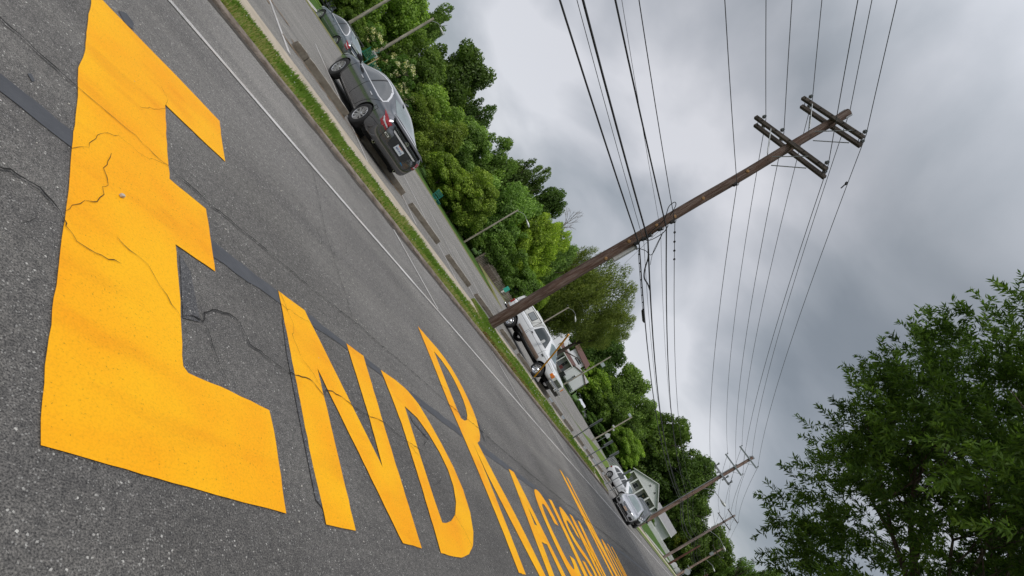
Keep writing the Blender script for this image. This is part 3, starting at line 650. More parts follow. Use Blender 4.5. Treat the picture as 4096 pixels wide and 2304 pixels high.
    def seams(s,lines,w=.006,off=.003,name='seam_line',parent=None):
        mb=MB()
        for d,pl in lines:
            dirs={'-y':(lambda p:(p[0],-3,p[1]),Vector((0,1,0))),'+y':(lambda p:(p[0],3,p[1]),Vector((0,-1,0))),'-x':(lambda p:(-6,p[0],p[1]),Vector((1,0,0))),'+x':(lambda p:(6,p[0],p[1]),Vector((-1,0,0))),'z':(lambda p:(p[0],p[1],4),Vector((0,0,-1)))}
            fo,dv=dirs[d]; pts=[]
            for a,b in zip(pl,pl[1:]):
                n=max(1,int(math.dist(a,b)/.05))
                for k in range(n): t=k/n; pts.append((a[0]+(b[0]-a[0])*t,a[1]+(b[1]-a[1])*t))
            pts.append(pl[-1]); P=[]
            for p in pts:
                h,nm,_,_=s.bvh.ray_cast(Vector(fo(p)),dv)
                if h is not None: P.append(h)
            if len(P)>1: mb.tube(P,w,5)
        return mb.obj(name,SEAM,parent or s.body,smooth=True)
def off_poly(poly,d):
    P=[Vector(p) for p in poly]; A=sum(P[i].x*P[(i+1)%len(P)].y-P[(i+1)%len(P)].x*P[i].y for i in range(len(P))); sg=1 if A>0 else -1; out=[]
    for i in range(len(P)):
        a,b,c=P[i-1],P[i],P[(i+1)%len(P)]
        n1=Vector(((b-a).y,-(b-a).x)).normalized(); n2=Vector(((c-b).y,-(c-b).x)).normalized(); n=(n1+n2); n=n.normalized()/max(.5,n.normalized().dot(n1)) if n.length>.01 else n1
        out.append(tuple(b+n*d*sg))
    return out
SED=[(-2.47,.52,.44,.74,.80,.40),(-2.45,.68,.36,.82,.93,.50),(-2.40,.80,.30,.90,1.035,.64),(-2.30,.865,.265,.955,1.085,.70),(-2.10,.90,.24,.975,1.115,.72),(-1.80,.912,.22,.975,1.15,.69),(-1.50,.915,.20,.975,1.235,.62),(-1.05,.918,.19,.97,1.375,.57),(-.55,.92,.18,.96,1.452,.575),(0,.92,.18,.95,1.475,.585),(.5,.92,.18,.94,1.435,.575),(.9,.92,.18,.93,1.27,.60),(1.25,.918,.19,.92,1.06,.68),(1.45,.912,.19,.90,.985,.72),(1.9,.89,.20,.84,.915,.68),(2.2,.83,.23,.76,.83,.58),(2.34,.70,.27,.68,.74,.46),(2.39,.50,.33,.60,.66,.34)]
def sedan(name,label,cat,loc,rz,scale,pm,detail=2,group=None,st=None,plate=None,rimstyle='ten'):
    c=Car(name,label,cat,loc,rz,scale,pm,group); st=st or SED; r=.355
    wx=(-1.54,1.43); c.shell(st,[(x,y,r) for x in wx for y in(-.86,.86)],r,.22,levels=2)
    for x in wx:
        for sd_ in (-1,1): wheel(c.root,x,sd_*.80,r,.22,sd_,rimstyle)
    mb=MB(); mb.box((0,0,.24),(4.2,1.5,.12)); mb.box((0,0,.36),(3.0,1.66,.14)); mb.box((-1.54,0,.335),(.1,1.4,.1)); mb.obj('underbody',UND,c.root,bevel=.03)
    wf=[(.98,.985),(.70,1.14),(.38,1.27),(.05,1.345),(-.20,1.37),(-.22,.985)]
    wb=[(-.29,1.37),(-.55,1.365),(-.85,1.315),(-1.15,1.215),(-1.42,1.09),(-1.46,1.02),(-1.20,.99),(-.31,.985)]
    for d in ('-y','+y'):
        full=[(1.0,.97),(.70,1.15),(.38,1.285),(.05,1.36),(-.25,1.385),(-.55,1.38),(-.87,1.33),(-1.17,1.23),(-1.47,1.10),(-1.53,1.0),(-1.2,.968)]
        c.panel('window_trim',off_poly(full,.012),d,BTR,off=.003,step=.04)
        c.panel('window',wf,d,GLASS,off=.008,step=.05); c.panel('window',wb,d,GLASS,off=.008,step=.05)
        c.panel('window_pillar',[(-.205,.985),(-.19,1.37),(-.305,1.37),(-.315,.985)],d,BLK,off=.007,step=.05)
    c.panel('rear_window',[(-1.86,.50),(-1.12,.50),(-1.05,.0),(-1.12,-.50),(-1.86,-.50),(-1.93,0)],'z',GLASSL,off=.004,step=.06)
    c.panel('windscreen',[(1.32,.58),(.62,.50),(.56,0),(.62,-.50),(1.32,-.58),(1.40,0)],'z',GLASSL,off=.004,step=.06)
    S=[]
    for d in ('-y','+y'):
        S+=[(d,[(1.02,.97),(1.03,.60),(.98,.34),(.85,.26)]),(d,[(-.27,.96),(-.28,.30)]),(d,[(-1.53,.99),(-1.22,.76),(-1.06,.55),(-.98,.34),(-.90,.28)]),(d,[(.95,.26),(-.95,.26)]),(d,[(-1.62,.83),(-1.80,.83),(-1.81,.69),(-1.63,.69),(-1.62,.83)]),(d,[(-1.76,.50),(-2.1,.60),(-2.35,.62)])]
    S+=[('z',[(-2.22,.70),(-1.95,.60),(-1.93,0),(-1.95,-.60),(-2.22,-.70)]),('z',[(1.48,.74),(2.2,.56),(2.27,0),(2.2,-.56),(1.48,-.74)]),('-x',[(-.68,.97),(-.68,.88),(-.60,.52),(-.50,.46),(.50,.46),(.60,.52),(.68,.88),(.68,.97)])]
    c.seams(S)
    for sd_ in (-1,1):
        d='-y' if sd_<0 else '+y'
        for x in (.10,-.98):
            mb=MB(); h,nm,_,_=c.bvh.ray_cast(Vector((x,sd_*3,.83)),Vector((0,-sd_,0)))
            mb.tube([(x+.10,h.y+sd_*.012,.835),(x+.05,h.y+sd_*.035,.84),(x-.07,h.y+sd_*.038,.842),(x-.12,h.y+sd_*.012,.84)],[.010,.014,.014,.010],8); mb.obj('door_handle',BTR if detail>1 else pm,c.root,smooth=True)
        mb=MB(); mb.box((.93,sd_*1.02,1.03),(.14,.20,.13)); m_=mb.obj('mirror',BLK if detail>1 else pm,c.root,bevel=.035,seg=3,smooth=True)
        MB().tube([(.92,sd_*.86,.96),(.93,sd_*.98,1.0)],.025,8).obj('mirror_arm',BLK,m_)
        # tail lamp wraps the corner
        mb=MB(); s_=sd_
        c.patch(mb,[(-1.95,.965),(-2.2,.955),(-2.42,.915),(-2.45,.71),(-2.34,.75),(-2.22,.82),(-2.25,.86),(-2.16,.91)],d,.012,.025)
        c.patch(mb,[(s_*.68,.90),(s_*.80,.925),(s_*.86,.88),(s_*.86,.74),(s_*.80,.70),(s_*.68,.76)],'-x',.012,.025)
        tl=mb.obj('tail_light',RED,c.root,recalc=False); tl.data.polygons.foreach_set('use_smooth',[True]*len(tl.data.polygons))
        mb=MB(); c.patch(mb,[(-2.20,.885),(-2.26,.875),(-2.42,.80),(-2.42,.775),(-2.26,.835)],d,.018,.02)
        c.patch(mb,[(s_*.68,.80),(s_*.84,.83),(s_*.84,.795),(s_*.68,.765)],'-x',.018,.03)
        mb.obj('lens_strip',CLR,tl,recalc=False)
        mb=MB(); c.patch(mb,[(1.86,.80),(2.16,.70),(2.34,.62),(2.33,.54),(2.16,.58),(1.95,.70)],d,.012,.03); c.patch(mb,[(s_*.50,.68),(s_*.62,.71),(s_*.84,.77),(s_*.84,.64),(s_*.60,.60)],'+x',.012,.03)
        mb.obj('headlight',CLR,c.root,recalc=False)
    # rear details
    mb=MB(); mb.ext([(-2.45,1.055),(-2.22,1.105),(-2.18,1.10),(-2.22,1.085),(-2.43,1.035)],-.70,.70); sp=mb.obj('spoiler',pm if detail<2 else BLK,c.root,bevel=.006,smooth=True)
    c.panel('trunk_trim',[(-.54,.90),(.54,.90),(.50,.86),(-.50,.86)],'-x',BTR,off=.022,step=.03)
    c.panel('plate_recess',[(-.42,.84),(.42,.84),(.34,.58),(-.34,.58)],'-x',mat('recess_grey',(.05,.053,.058),.4,.4),off=.006,step=.05)
    PLM=mat('licence_plate',(.72,.76,.80),.4,var=.06,vs=30,col2=(.62,.70,.80))
    h,nm,_,_=c.bvh.ray_cast(Vector((-6,0,.71)),Vector((1,0,0))); px=h.x-.02
    mb=MB(); mb.box((px,0,.71),(.012,.31,.155)); pl=mb.obj('number_plate',PLM,c.root,bevel=.004)
    if plate:
        t=text_mesh(plate,.060,mat('plate_ink',(.05,.09,.30),.5)); link('plate_text',t,pl,(px-.009,0,.705),(PI/2,0,-PI/2))
        c.panel('plate_sticker',[(-.14,.775),(.0,.775),(.0,.765),(-.14,.765)][:0] or [(-.05,.785),(.12,.785),(.12,.772),(-.05,.772)],'-x',AMB,off=.03,parent=pl)
        t=text_mesh('ALTIMA',.062,CHR); link('badge_text',t,c.root,(-2.47,.44,.945),(R(72),0,-PI/2))
        mb=MB(); mb.lathe([(.045,-.006),(.056,-.006),(.056,.006),(.045,.006),(.045,-.006)],24,axis='X'); mb.box((0,0,0),(.012,.13,.018)); mb.obj('emblem',CHR,c.root,(-2.445,0,.965),smooth=True)
        c.panel('badge',[(-.44,.56),(-.34,.575),(-.34,.555),(-.44,.545)],'-x',mat('badge_blue',(.02,.25,.55),.3),off=.008,step=.03)
        mb=MB(); mb.lathe([(.0,-.002),(.001,0)],8,axis='X')
        mb=MB(); c.patch(mb,[(.46,.70),(.62,.70),(.62,.655),(.46,.655)],'-x',.009,.02); mb.cur=1; c.patch(mb,[(.49,.69),(.59,.69),(.59,.665),(.49,.665)],'-x',.011,.02); mb.obj('oval_sticker',[mat('sticker_white',(.75,.75,.7),.5),BLK],c.root,recalc=False)
    for sd_ in (-1,1):
        MB().lathe([(.032,0),(.042,0),(.042,.16),(.032,.16),(.032,0)],16,origin=(-2.40,sd_*.52,.30),axis='X').obj('exhaust_tip',CHR,c.root,smooth=True)
    MB().ext([(-.62,1.455),(-.80,1.43),(-.86,1.50),(-.83,1.505)],-.02,.02).obj('aerial_fin',pm,c.root)
    # front
    c.panel('grille',[(-.42,.66),(.42,.66),(.36,.55),(-.36,.55)],'+x',BLK,off=.010,step=.04)
    c.panel('grille_trim',[(-.44,.68),(.44,.68),(.43,.655),(-.43,.655)],'+x',CHR,off=.018,step=.04)
    c.panel('lower_intake',[(-.52,.46),(.52,.46),(.44,.35),(-.44,.35)],'+x',BLK,off=.010,step=.04)
    return c
GREY=paint('gunmetal_paint',(.15,.155,.168),.8,.15)
sedan('parked_sedan','grey sedan with chrome window trim and rear spoiler parked in the nearest lot bay','car',(7.63,12.90,.04),R(87),.90,GREY,plate='BKC-9175')
DKS=paint('charcoal_paint',(.17,.20,.215),.75,.15)
# sedan beyond the far edge of the lot
sedan('parked_sedan','dark sedan parked beyond the lot edge in front of the playground','car',(12.25,27.6,-.35),R(95),.90,DKS,detail=1)
# ---- pickup with a camper shell
def pickup():
    W=mat('pickup_white',(.80,.81,.83),.32,.0,var=.03,coat=.7); TAN=mat('pickup_tan',(.33,.235,.185),.4,.2,coat=.5)
    c=Car('pickup_truck','white and tan pickup with a camper shell parked behind the big utility pole','pickup',(22.0,12.72,.04),R(269),.87,W)
    st=[(-2.86,.88,.66,1.22,1.26,.80),(-2.84,.93,.60,1.27,1.31,.84),(-2.6,.97,.58,1.28,1.32,.86),(-1.0,.975,.58,1.28,1.32,.87),(-.62,.975,.58,1.28,1.33,.86),(-.56,.972,.56,1.27,1.36,.82),(-.52,.97,.54,1.26,1.80,.70),(-.44,.972,.54,1.25,1.86,.69),(0,.972,.52,1.24,1.885,.69),(.42,.972,.52,1.23,1.86,.67),(.60,.972,.52,1.225,1.79,.66),(.98,.972,.53,1.22,1.48,.72),(1.28,.97,.55,1.21,1.26,.80),(1.45,.965,.55,1.18,1.225,.81),(2.1,.955,.56,1.10,1.17,.80),(2.42,.93,.58,1.04,1.12,.78),(2.50,.90,.62,1.0,1.07,.76),(2.53,.86,.66,.96,1.01,.72)]
    r=.375; wx=(-1.72,1.72)
    c.shell(st,[(x,y,r+.03) for x in wx for y in(-.93,.93)],r,.24,arch=1.22,levels=2)
    for x in wx:
        for sd_ in(-1,1): wheel(c.root,x,sd_*.84,r,.25,sd_,'steel',rimm=CHR)
    mb=MB(); mb.box((-.1,0,.46),(4.9,.9,.16)); mb.box((1.72,0,.38),(.14,1.5,.14)); mb.box((-1.72,0,.38),(.14,1.5,.14)); mb.lathe([(0,-.2),(.15,-.16),(.15,.16),(0,.2)],14,origin=(-1.72,0,.38),axis='X'); mb.box((0,.45,.40),(2.2,.3,.18)); mb.obj('chassis',UND,c.root,bevel=.03)
    for sd_ in(-1,1):
        d='-y' if sd_<0 else '+y'
        mb=MB()
        c.patch(mb,[(-1.24,.60),(1.24,.58),(1.20,.78),(-1.20,.78)],d,.008,.07); c.patch(mb,[(-2.80,.62),(-2.22,.62),(-2.24,.78),(-2.80,.78)],d,.008,.07)
        mb.obj('lower_stripe',TAN,c.root,recalc=False)
        c.panel('window',[(.66,1.28),(.88,1.28),(.50,1.70),(.36,1.76),(-.36,1.76),(-.40,1.28)],d,GLASS,off=.008)
        c.panel('window_trim',off_poly([(.66,1.28),(.88,1.28),(.50,1.70),(.36,1.76),(-.36,1.76),(-.40,1.28)],.022),d,BLK,off=.004)
        mb=MB(); mb.box((.62,sd_*1.13,1.36),(.09,.19,.25)); m_=mb.obj('mirror',W,c.root,bevel=.03,seg=2,smooth=True); k=MB(); k.box((.57,sd_*1.13,1.36),(.012,.15,.20)); k.obj('mirror_glass',BLK,m_,bevel=.004); MB().tube([(.62,sd_*.93,1.27),(.62,sd_*1.06,1.30)],.02,6).obj('mirror_arm',BLK,m_)
        mb=MB(); mb.box((-.30,sd_*.985,1.13),(.16,.03,.04)); mb.obj('door_handle',BLK,c.root,bevel=.008)
        mb=MB(); mb.box((1.22,sd_*.985,.98),(.18,.012,.06)); mb.obj('badge',BLK,c.root,bevel=.004)
        mb=MB(); mb.tube([(-.75,sd_*.96,.50),(1.05,sd_*.96,.50)],.035,8); mb.tube([(-.6,sd_*.6,.52),(-.75,sd_*.96,.50)],.02,6); mb.tube([(.9,sd_*.6,.52),(1.05,sd_*.96,.50)],.02,6); mb.obj('side_step',UND,c.root,smooth=True)
        # headlamp with amber corner
        mb=MB(); c.patch(mb,[(sd_*.50,.98),(sd_*.76,.98),(sd_*.76,.80),(sd_*.50,.80)],'+x',.012,.04); mb.box((2.54,sd_*.65,.89),(.05,.27,.19)); hl=mb.obj('headlight',mat('lens_bright',(.85,.85,.82),.15,.0,coat=1,var=.12,vs=30),c.root,recalc=False)
        mb=MB(); mb.box((2.50,sd_*.86,.89),(.14,.11,.19)); mb.box((2.40,sd_*.905,.89),(.16,.05,.17)); mb.obj('turn_signal',AMB,hl,bevel=.015)
        mb=MB(); mb.tube([(2.555,sd_*.48,1.0),(2.555,sd_*.78,1.0),(2.52,sd_*.92,.99),(2.52,sd_*.92,.79),(2.555,sd_*.78,.78),(2.555,sd_*.48,.78),(2.555,sd_*.48,1.0)],.012,6); mb.obj('lamp_surround',CHR,hl,smooth=True)
        mb=MB(); mb.box((-2.84,sd_*.87,1.06),(.06,.13,.32)); mb.box((-2.78,sd_*.945,1.06),(.12,.05,.30)); mb.obj('tail_light',RED,c.root,bevel=.012)
    c.panel('windscreen',[(1.22,.64),(.66,.58),(.62,0),(.66,-.58),(1.22,-.64),(1.27,0)],'z',GLASSL,off=.005,step=.06)
    c.panel('cab_rear_window',[(-.5,1.42),(.5,1.42),(.48,1.72),(-.48,1.72)],'-x',GLASS,off=.005)
    S=[]
    for d in('-y','+y'): S+=[(d,[(-.50,1.30),(-.46,.56)]),(d,[(1.02,1.26),(1.0,.56)]),(d,[(-.56,1.34),(-.58,.60)]),(d,[(-2.8,1.10),(-.6,1.10)]),(d,[(-.44,1.08),(2.3,1.0)]),(d,[(1.3,1.17),(2.4,1.06)])]
    [c.seams([q_],w=.007) for q_ in S]
    mb=MB(); mb.box((2.545,0,.89),(.03,.96,.22)); g=mb.obj('grille',BLK,c.root,bevel=.008)
    mb=MB()
    for z in (.80,.86,.92,.98): mb.box((2.566,0,z),(.014,.94,.014))
    for y in (-.3,-.15,0,.15,.3): mb.box((2.568,y,.89),(.012,.014,.20))
    mb.box((2.57,0,.995),(.02,1.0,.02)); mb.obj('grille_bars',CHR,g)
    mb=MB(); mb.box((2.66,0,.66),(.17,1.86,.10)); bp=mb.obj('front_bumper',CHR,c.root,bevel=.03,seg=3,smooth=True)
    mb=MB(); mb.box((2.62,0,.52),(.14,1.80,.20)); mb.obj('bumper_valance',BLK,bp,bevel=.03)
    mb=MB(); mb.box((2.755,0,.64),(.012,.31,.15)); pl=mb.obj('front_plate',mat('plate_white',(.7,.7,.7),.5),c.root,bevel=.004); k=MB(); k.lathe([(0,0),(.05,0),(.05,.006),(0,.006)],20,origin=(2.762,0,.64),axis='X'); k.obj('plate_disc',mat('disc_blue',(.03,.06,.2),.4),pl)
    mb=MB(); mb.box((-2.98,0,.60),(.16,1.78,.14)); mb.obj('rear_bumper',CHR,c.root,bevel=.025,smooth=True)
    # camper shell: one tapering box, not wider than the bed
    sh=[(-2.86,.82,1.30,.70,1.78),(-2.80,.84,1.30,.72,1.84),(-1.6,.85,1.30,.73,1.90),(-.72,.85,1.30,.73,1.90),(-.60,.84,1.30,.72,1.87)]
    vs=[];nn=0
    for x,w0,z0,w1,z1 in sh:
        sec=[(x,-w0,z0),(x,-(w0+w1)/2-.005,(z0+z1)/2),(x,-w1,z1-.06),(x,-w1+.10,z1-.012),(x,0,z1+.015),(x,w1-.10,z1-.012),(x,w1,z1-.06),(x,(w0+w1)/2+.005,(z0+z1)/2),(x,w0,z0)]; nn=len(sec); vs+=sec
    fs=[(i*nn+k,i*nn+k+1,(i+1)*nn+k+1,(i+1)*nn+k) for i in range(len(sh)-1) for k in range(nn-1)]+[tuple(range(nn)),tuple(4*nn+k for k in range(nn))[::-1]]+[(i*nn,(i+1)*nn,(i+1)*nn+nn-1,i*nn+nn-1) for i in range(4)]
    mb=MB(); mb.add(vs,fs); cs=mb.obj('camper_shell',mat('shell_white',(.74,.74,.72),.45,var=.06),c.root,smooth=True)
    for sd_ in(-1,1):
        for (xa,xb,za,zb) in((-1.52,-1.00,1.42,1.72),(-2.62,-2.16,1.42,1.72)):
            yy=lambda z:sd_*(.85-.12*(z-1.30)/.55+.012)
            mb=MB(); mb.add([(xa-.03,yy(za-.03),za-.03),(xb+.03,yy(za-.03),za-.03),(xb+.03,yy(zb+.03),zb+.03),(xa-.03,yy(zb+.03),zb+.03)],[(0,1,2,3)]); 
            mb.add([(xa-.03,yy(za-.03)-sd_*.02,za-.03),(xb+.03,yy(za-.03)-sd_*.02,za-.03),(xb+.03,yy(zb+.03)-sd_*.02,zb+.03),(xa-.03,yy(zb+.03)-sd_*.02,zb+.03)],[(3,2,1,0)])
            fr=mb.obj('shell_window',BLK,cs); k=MB(); k.add([(xa,yy(za)+sd_*.006,za),(xb,yy(za)+sd_*.006,za),(xb,yy(zb)+sd_*.006,zb),(xa,yy(zb)+sd_*.006,zb)],[(0,1,2,3)]); k.obj('pane',mat('shell_pane',(.30,.32,.33),.15,spec=.8),fr)
        mb=MB(); mb.tube([(-2.84,sd_*.735,1.80),(-.62,sd_*.745,1.825)],.012,6); mb.tube([(-2.84,sd_*.845,1.315),(-.62,sd_*.865,1.315)],.012,6); mb.tube([(-.64,sd_*.85,1.32),(-.66,sd_*.74,1.82)],.012,6); mb.tube([(-.9,sd_*.855,1.33),(-.66,sd_*.745,1.80)],.01,6); mb.obj('shell_trim',BLK,cs)
        mb=MB(); yy0=sd_*(.85-.12*.5+.008)
        for z in(1.53,1.56,1.59): mb.box((-1.82,yy0,z),(.09,.01,.012))
        mb.obj('shell_vent',BLK,cs)
    mb=MB(); mb.box((-1.6,0,1.925),(.5,.5,.05)); mb.obj('roof_vent',mat('shell_white',(.6,.6,.6)),cs,bevel=.02)
    return c
pickup()
# ---- silver hatch, white SUV, dark vehicle behind
SLV=paint('silver_paint',(.66,.66,.70),.45,.25)
HAT=[(-2.12,.60,.42,.86,.94,.46),(-2.09,.78,.34,.94,1.12,.56),(-1.98,.86,.28,.98,1.32,.60),(-1.7,.89,.22,.98,1.43,.60),(-1.2,.90,.20,.97,1.50,.60),(-.5,.905,.18,.96,1.545,.60),(.1,.905,.18,.95,1.535,.595),(.6,.905,.18,.94,1.44,.585),(1.0,.905,.18,.93,1.24,.61),(1.33,.90,.19,.92,1.06,.68),(1.5,.895,.19,.89,.99,.71),(1.95,.86,.20,.83,.92,.66),(2.2,.80,.22,.76,.83,.56),(2.33,.70,.26,.68,.74,.46),(2.38,.54,.32,.60,.66,.36)]
def hatch(name,label,cat,loc,rz,scale,pm,st,glass_side,wx=(-1.3,1.385),r=.33,dark_bumper=False,face=True,group=None,ws=None,rg=None):
    c=Car(name,label,cat,loc,rz,scale,pm,group)
    c.shell(st,[(x,y,r) for x in wx for y in(-.86,.86)],r,.22)
    for x in wx:
        for sd_ in(-1,1): wheel(c.root,x,sd_*.80,r,.22,sd_,'seven')
    mb=MB(); mb.box((.1,0,.27),(3.8,1.5,.14)); mb.obj('underbody',UND,c.root,bevel=.03)
    for d in('-y','+y'):
        for g in glass_side: c.panel('window',g,d,GLASS,off=.007)
        sd_=-1 if d=='-y' else 1
        mb=MB(); mb.box((.95,sd_*1.0,1.05),(.13,.2,.14)); mb.obj('mirror',pm,c.root,bevel=.04,seg=3,smooth=True)
        for x in(.05,-.95):
            mb=MB(); mb.box((x,sd_*.915,.86),(.16,.03,.03)); mb.obj('door_handle',pm,c.root,bevel=.008)
        mb=MB(); xf=st[-1][0]
        c.patch(mb,[(sd_*.50,.66),(sd_*.60,.74),(sd_*.82,.84),(sd_*.84,.74),(sd_*.70,.64)],'+x',.012,.03); c.patch(mb,[(xf-.18,.62),(xf-.14,.72),(xf-.36,.82),(xf-.5,.82),(xf-.34,.68)],d,.012,.03); mb.obj('headlight',CLR,c.root,recalc=False)
        mb=MB(); xr=st[0][0]; c.patch(mb,[(sd_*.62,1.02),(sd_*.82,1.0),(sd_*.84,.84),(sd_*.66,.86)],'-x',.012,.03); c.patch(mb,[(xr+.08,1.04),(xr+.32,1.0),(xr+.26,.86),(xr+.05,.86)],d,.012,.03); mb.obj('tail_light',RED,c.root,recalc=False)
    [c.seams([q_]) for q_ in [(d,l) for d in('-y','+y') for l in([(1.02,.95),(1.0,.30)],[(-.15,.96),(-.16,.28)],[(-1.15,.96),(-.95,.6),(-.88,.28)])]+[('z',[(1.5,.72),(2.15,.54),(2.25,0),(2.15,-.54),(1.5,-.72)])]]
    c.panel('windscreen',ws or [(1.38,.60),(.66,.50),(.60,0),(.66,-.50),(1.38,-.60),(1.45,0)],'z',GLASS if pm.name=='black_paint' else GLASSL,off=.005,step=.06)
    c.panel('rear_window',rg or [(-.55,1.10),(.55,1.10),(.48,1.38),(-.48,1.38)],'-x',GLASS,off=.005,step=.05)
    if face:
        g=c.panel('grille',[(-.40,.70),(.40,.70),(.34,.56),(-.34,.56)],'+x',BLK,off=.010,step=.03)
        mb=MB()
        for z in(.585,.62,.655): c.patch(mb,[(-.36,z+.006),(.36,z+.006),(.36,z-.006),(-.36,z-.006)],'+x',.018,.03)
        mb.obj('grille_bars',CHR,g,recalc=False)
        c.panel('lower_intake',[(-.36,.46),(.36,.46),(.42,.31),(-.42,.31)],'+x',BLK,off=.010,step=.03)
        c.panel('fog_lamp_recess',[(-.56,.50),(-.78,.52),(-.76,.34),(-.50,.36)],'+x',BLK,off=.010,step=.03); c.panel('fog_lamp_recess',[(.56,.50),(.78,.52),(.76,.34),(.50,.36)],'+x',BLK,off=.010,step=.03)
        h,_,_,_=c.bvh.ray_cast(Vector((6,0,.50)),Vector((-1,0,0))); mb=MB(); mb.box((h.x+.02,0,.50),(.012,.31,.15)); mb.obj('front_plate',mat('plate_rust',(.45,.22,.13),.5,vs=20,col2=(.7,.6,.5)),c.root,bevel=.004)
    if dark_bumper:
        mb=MB(); xr=st[0][0]; mb.box((xr+.10,0,.50),(.34,1.74,.26)); mb.obj('rear_bumper',BLK,c.root,bevel=.06,seg=3,smooth=True)
    return c
GSH=[[(.98,.985),(.66,1.17),(.35,1.33),(.05,1.41),(-.10,1.42),(-.12,.985)],[(-.19,1.42),(-.75,1.40),(-1.02,1.36),(-1.05,.99),(-.2,.985)],[(-1.12,1.34),(-1.45,1.25),(-1.62,1.08),(-1.5,1.02),(-1.13,.995)]]
hatch('compact_car','silver car with roof and grille facing the viewer at the mouth of the side street','car',(33.5,7.04,.0),R(190),.85,SLV,HAT,GSH)
WSU=mat('suv_white',(.80,.81,.83),.32,0,var=.03,coat=.7)
SUV=[(-2.22,.66,.46,.98,1.06,.52),(-2.19,.82,.38,1.04,1.25,.62),(-2.08,.90,.32,1.06,1.50,.66),(-1.8,.925,.28,1.06,1.62,.66),(-1.2,.93,.26,1.05,1.68,.66),(-.4,.93,.25,1.04,1.70,.66),(.2,.93,.25,1.03,1.68,.65),(.62,.93,.25,1.02,1.58,.63),(1.0,.93,.26,1.01,1.36,.66),(1.3,.93,.27,1.0,1.15,.72),(1.5,.925,.27,.98,1.08,.74),(1.95,.90,.28,.93,1.03,.70),(2.25,.85,.32,.86,.95,.62),(2.36,.72,.36,.78,.86,.52),(2.40,.56,.42,.70,.76,.42)]
GSS=[[(.98,1.07),(.68,1.27),(.38,1.45),(.12,1.54),(-.05,1.55),(-.07,1.07)],[(-.14,1.55),(-.75,1.55),(-.98,1.53),(-1.0,1.08),(-.15,1.07)],[(-1.08,1.52),(-1.55,1.42),(-1.82,1.22),(-1.75,1.16),(-1.09,1.09)]]
hatch('parked_suv','white sport utility vehicle with black rear bumper parked behind the sign posts','car',(42.5,10.42,.04),R(248),.75,WSU,SUV,GSS,wx=(-1.35,1.40),r=.37,dark_bumper=True,rg=[(-.60,1.16),(.60,1.16),(.54,1.5),(-.54,1.5)])
BKP=paint('black_paint',(.008,.009,.011),.0,.3)
hatch('parked_suv','black vehicle mostly hidden behind the silver car','car',(39.9,7.95,.0),R(189),.93,BKP,SUV,GSS,wx=(-1.35,1.40),r=.37,rg=[(-.60,1.16),(.60,1.16),(.54,1.5),(-.54,1.5)])
# ------------------------------------------------------------------ wheel stops
STOP=mat('wheel_stop_concrete',(.15,.125,.095),.95,var=.2,vs=7,bump=.6,bs=50,col2=(.24,.21,.17)); WTOP=mat('stop_top',(.36,.34,.30),.9,bump=.4,bs=50)
def stop_mesh(L,seed,chip=0):
    rr=random.Random(seed); mb=MB(); n=10; prof=[(-.075,0),(-.07,.055),(-.045,.155),(.045,.155),(.07,.055),(.075,0)]; vs=[];fs=[];k=len(prof)
    for i in range(n+1):
        x=-L/2+L*i/n; e=.05 if i in(0,n) else 0
        for y,z in prof: vs.append((x+rr.uniform(-.01,.01),y*(1-e)+rr.uniform(-.004,.004),z*(1-e*1.2)+rr.uniform(-.004,.004)*(z>0)))
    for i in range(n):
        for j in range(k-1): fs.append((i*k+j,(i+1)*k+j,(i+1)*k+j+1,i*k+j+1))
    fs+=[tuple(range(k)),tuple(n*k+j for j in range(k))[::-1]]
    mb.add(vs,fs); mb.mi=[1 if (q<n*(k-1) and q%(k-1)==2) else 0 for q in range(len(fs))]
    return mb.mesh('wheel_stop',[STOP,WTOP],bevel=.008)
def kx(x,y): return x*.971,y*.971
SL_=[((3.2,11.95),0,'mostly out of frame beside the weeds, nearest the left corner',0),((4.82,11.33),.10,'short broken end piece before the grey sedan',1),((6.00,11.33),.0,'in front of the grey sedan with needles along its base',0),((8.30,11.36),.0,'under the tail of the grey sedan',0),((10.50,11.15),0,'just right of the grey sedan',0),((12.90,11.16),0,'second to the right of the grey sedan',0),((15.35,11.2),0,'left of the pole base with a chipped pale end',0),((17.9,11.22),.02,'right of the pole base beside the pickup rear wheel',0),((20.2,11.1),.03,'beside the middle of the pickup',0),((22.8,10.85),.0,'under the front wheel of the pickup',0),((25.6,10.75),0,'just past the front bumper of the pickup',0),((28.2,10.7),0,'left of the foremost sign post',0),((31.0,10.7),0,'behind the pair of middle sign posts',0),((33.9,10.7),0,'right of the pair of middle sign posts',0),((37.0,10.6),0,'before the white sport utility vehicle',0),((40.0,10.6),0,'farthest, near the silver car',0)]
XS=[(2.95,1.9,12.0),(4.83,.34,11.30),(5.74,1.42,11.28),(8.16,1.95,11.30),(10.40,1.72,11.22),(12.85,1.72,11.22),(15.3,1.8,11.25),(17.95,1.7,11.28),(19.98,1.8,11.15),(22.6,1.75,10.9),(25.0,1.7,10.80),(27.3,1.75,10.7),(30.2,1.8,10.7),(33.2,1.8,10.75),(36.6,1.8,10.7),(39.6,1.8,10.7)]
SMC={}
for i,(((_,_2),rz,lab,short),(x,L_,y)) in enumerate(zip(SL_,XS)):
    if L_ not in SMC: SMC[L_]=stop_mesh(L_,i+1)
    o=link('wheel_stop',SMC[L_],None,(x,y,.04),(0,0,rz)); tag(o,'concrete wheel stop '+lab,'wheel stop','wheel stops along the parking lot')
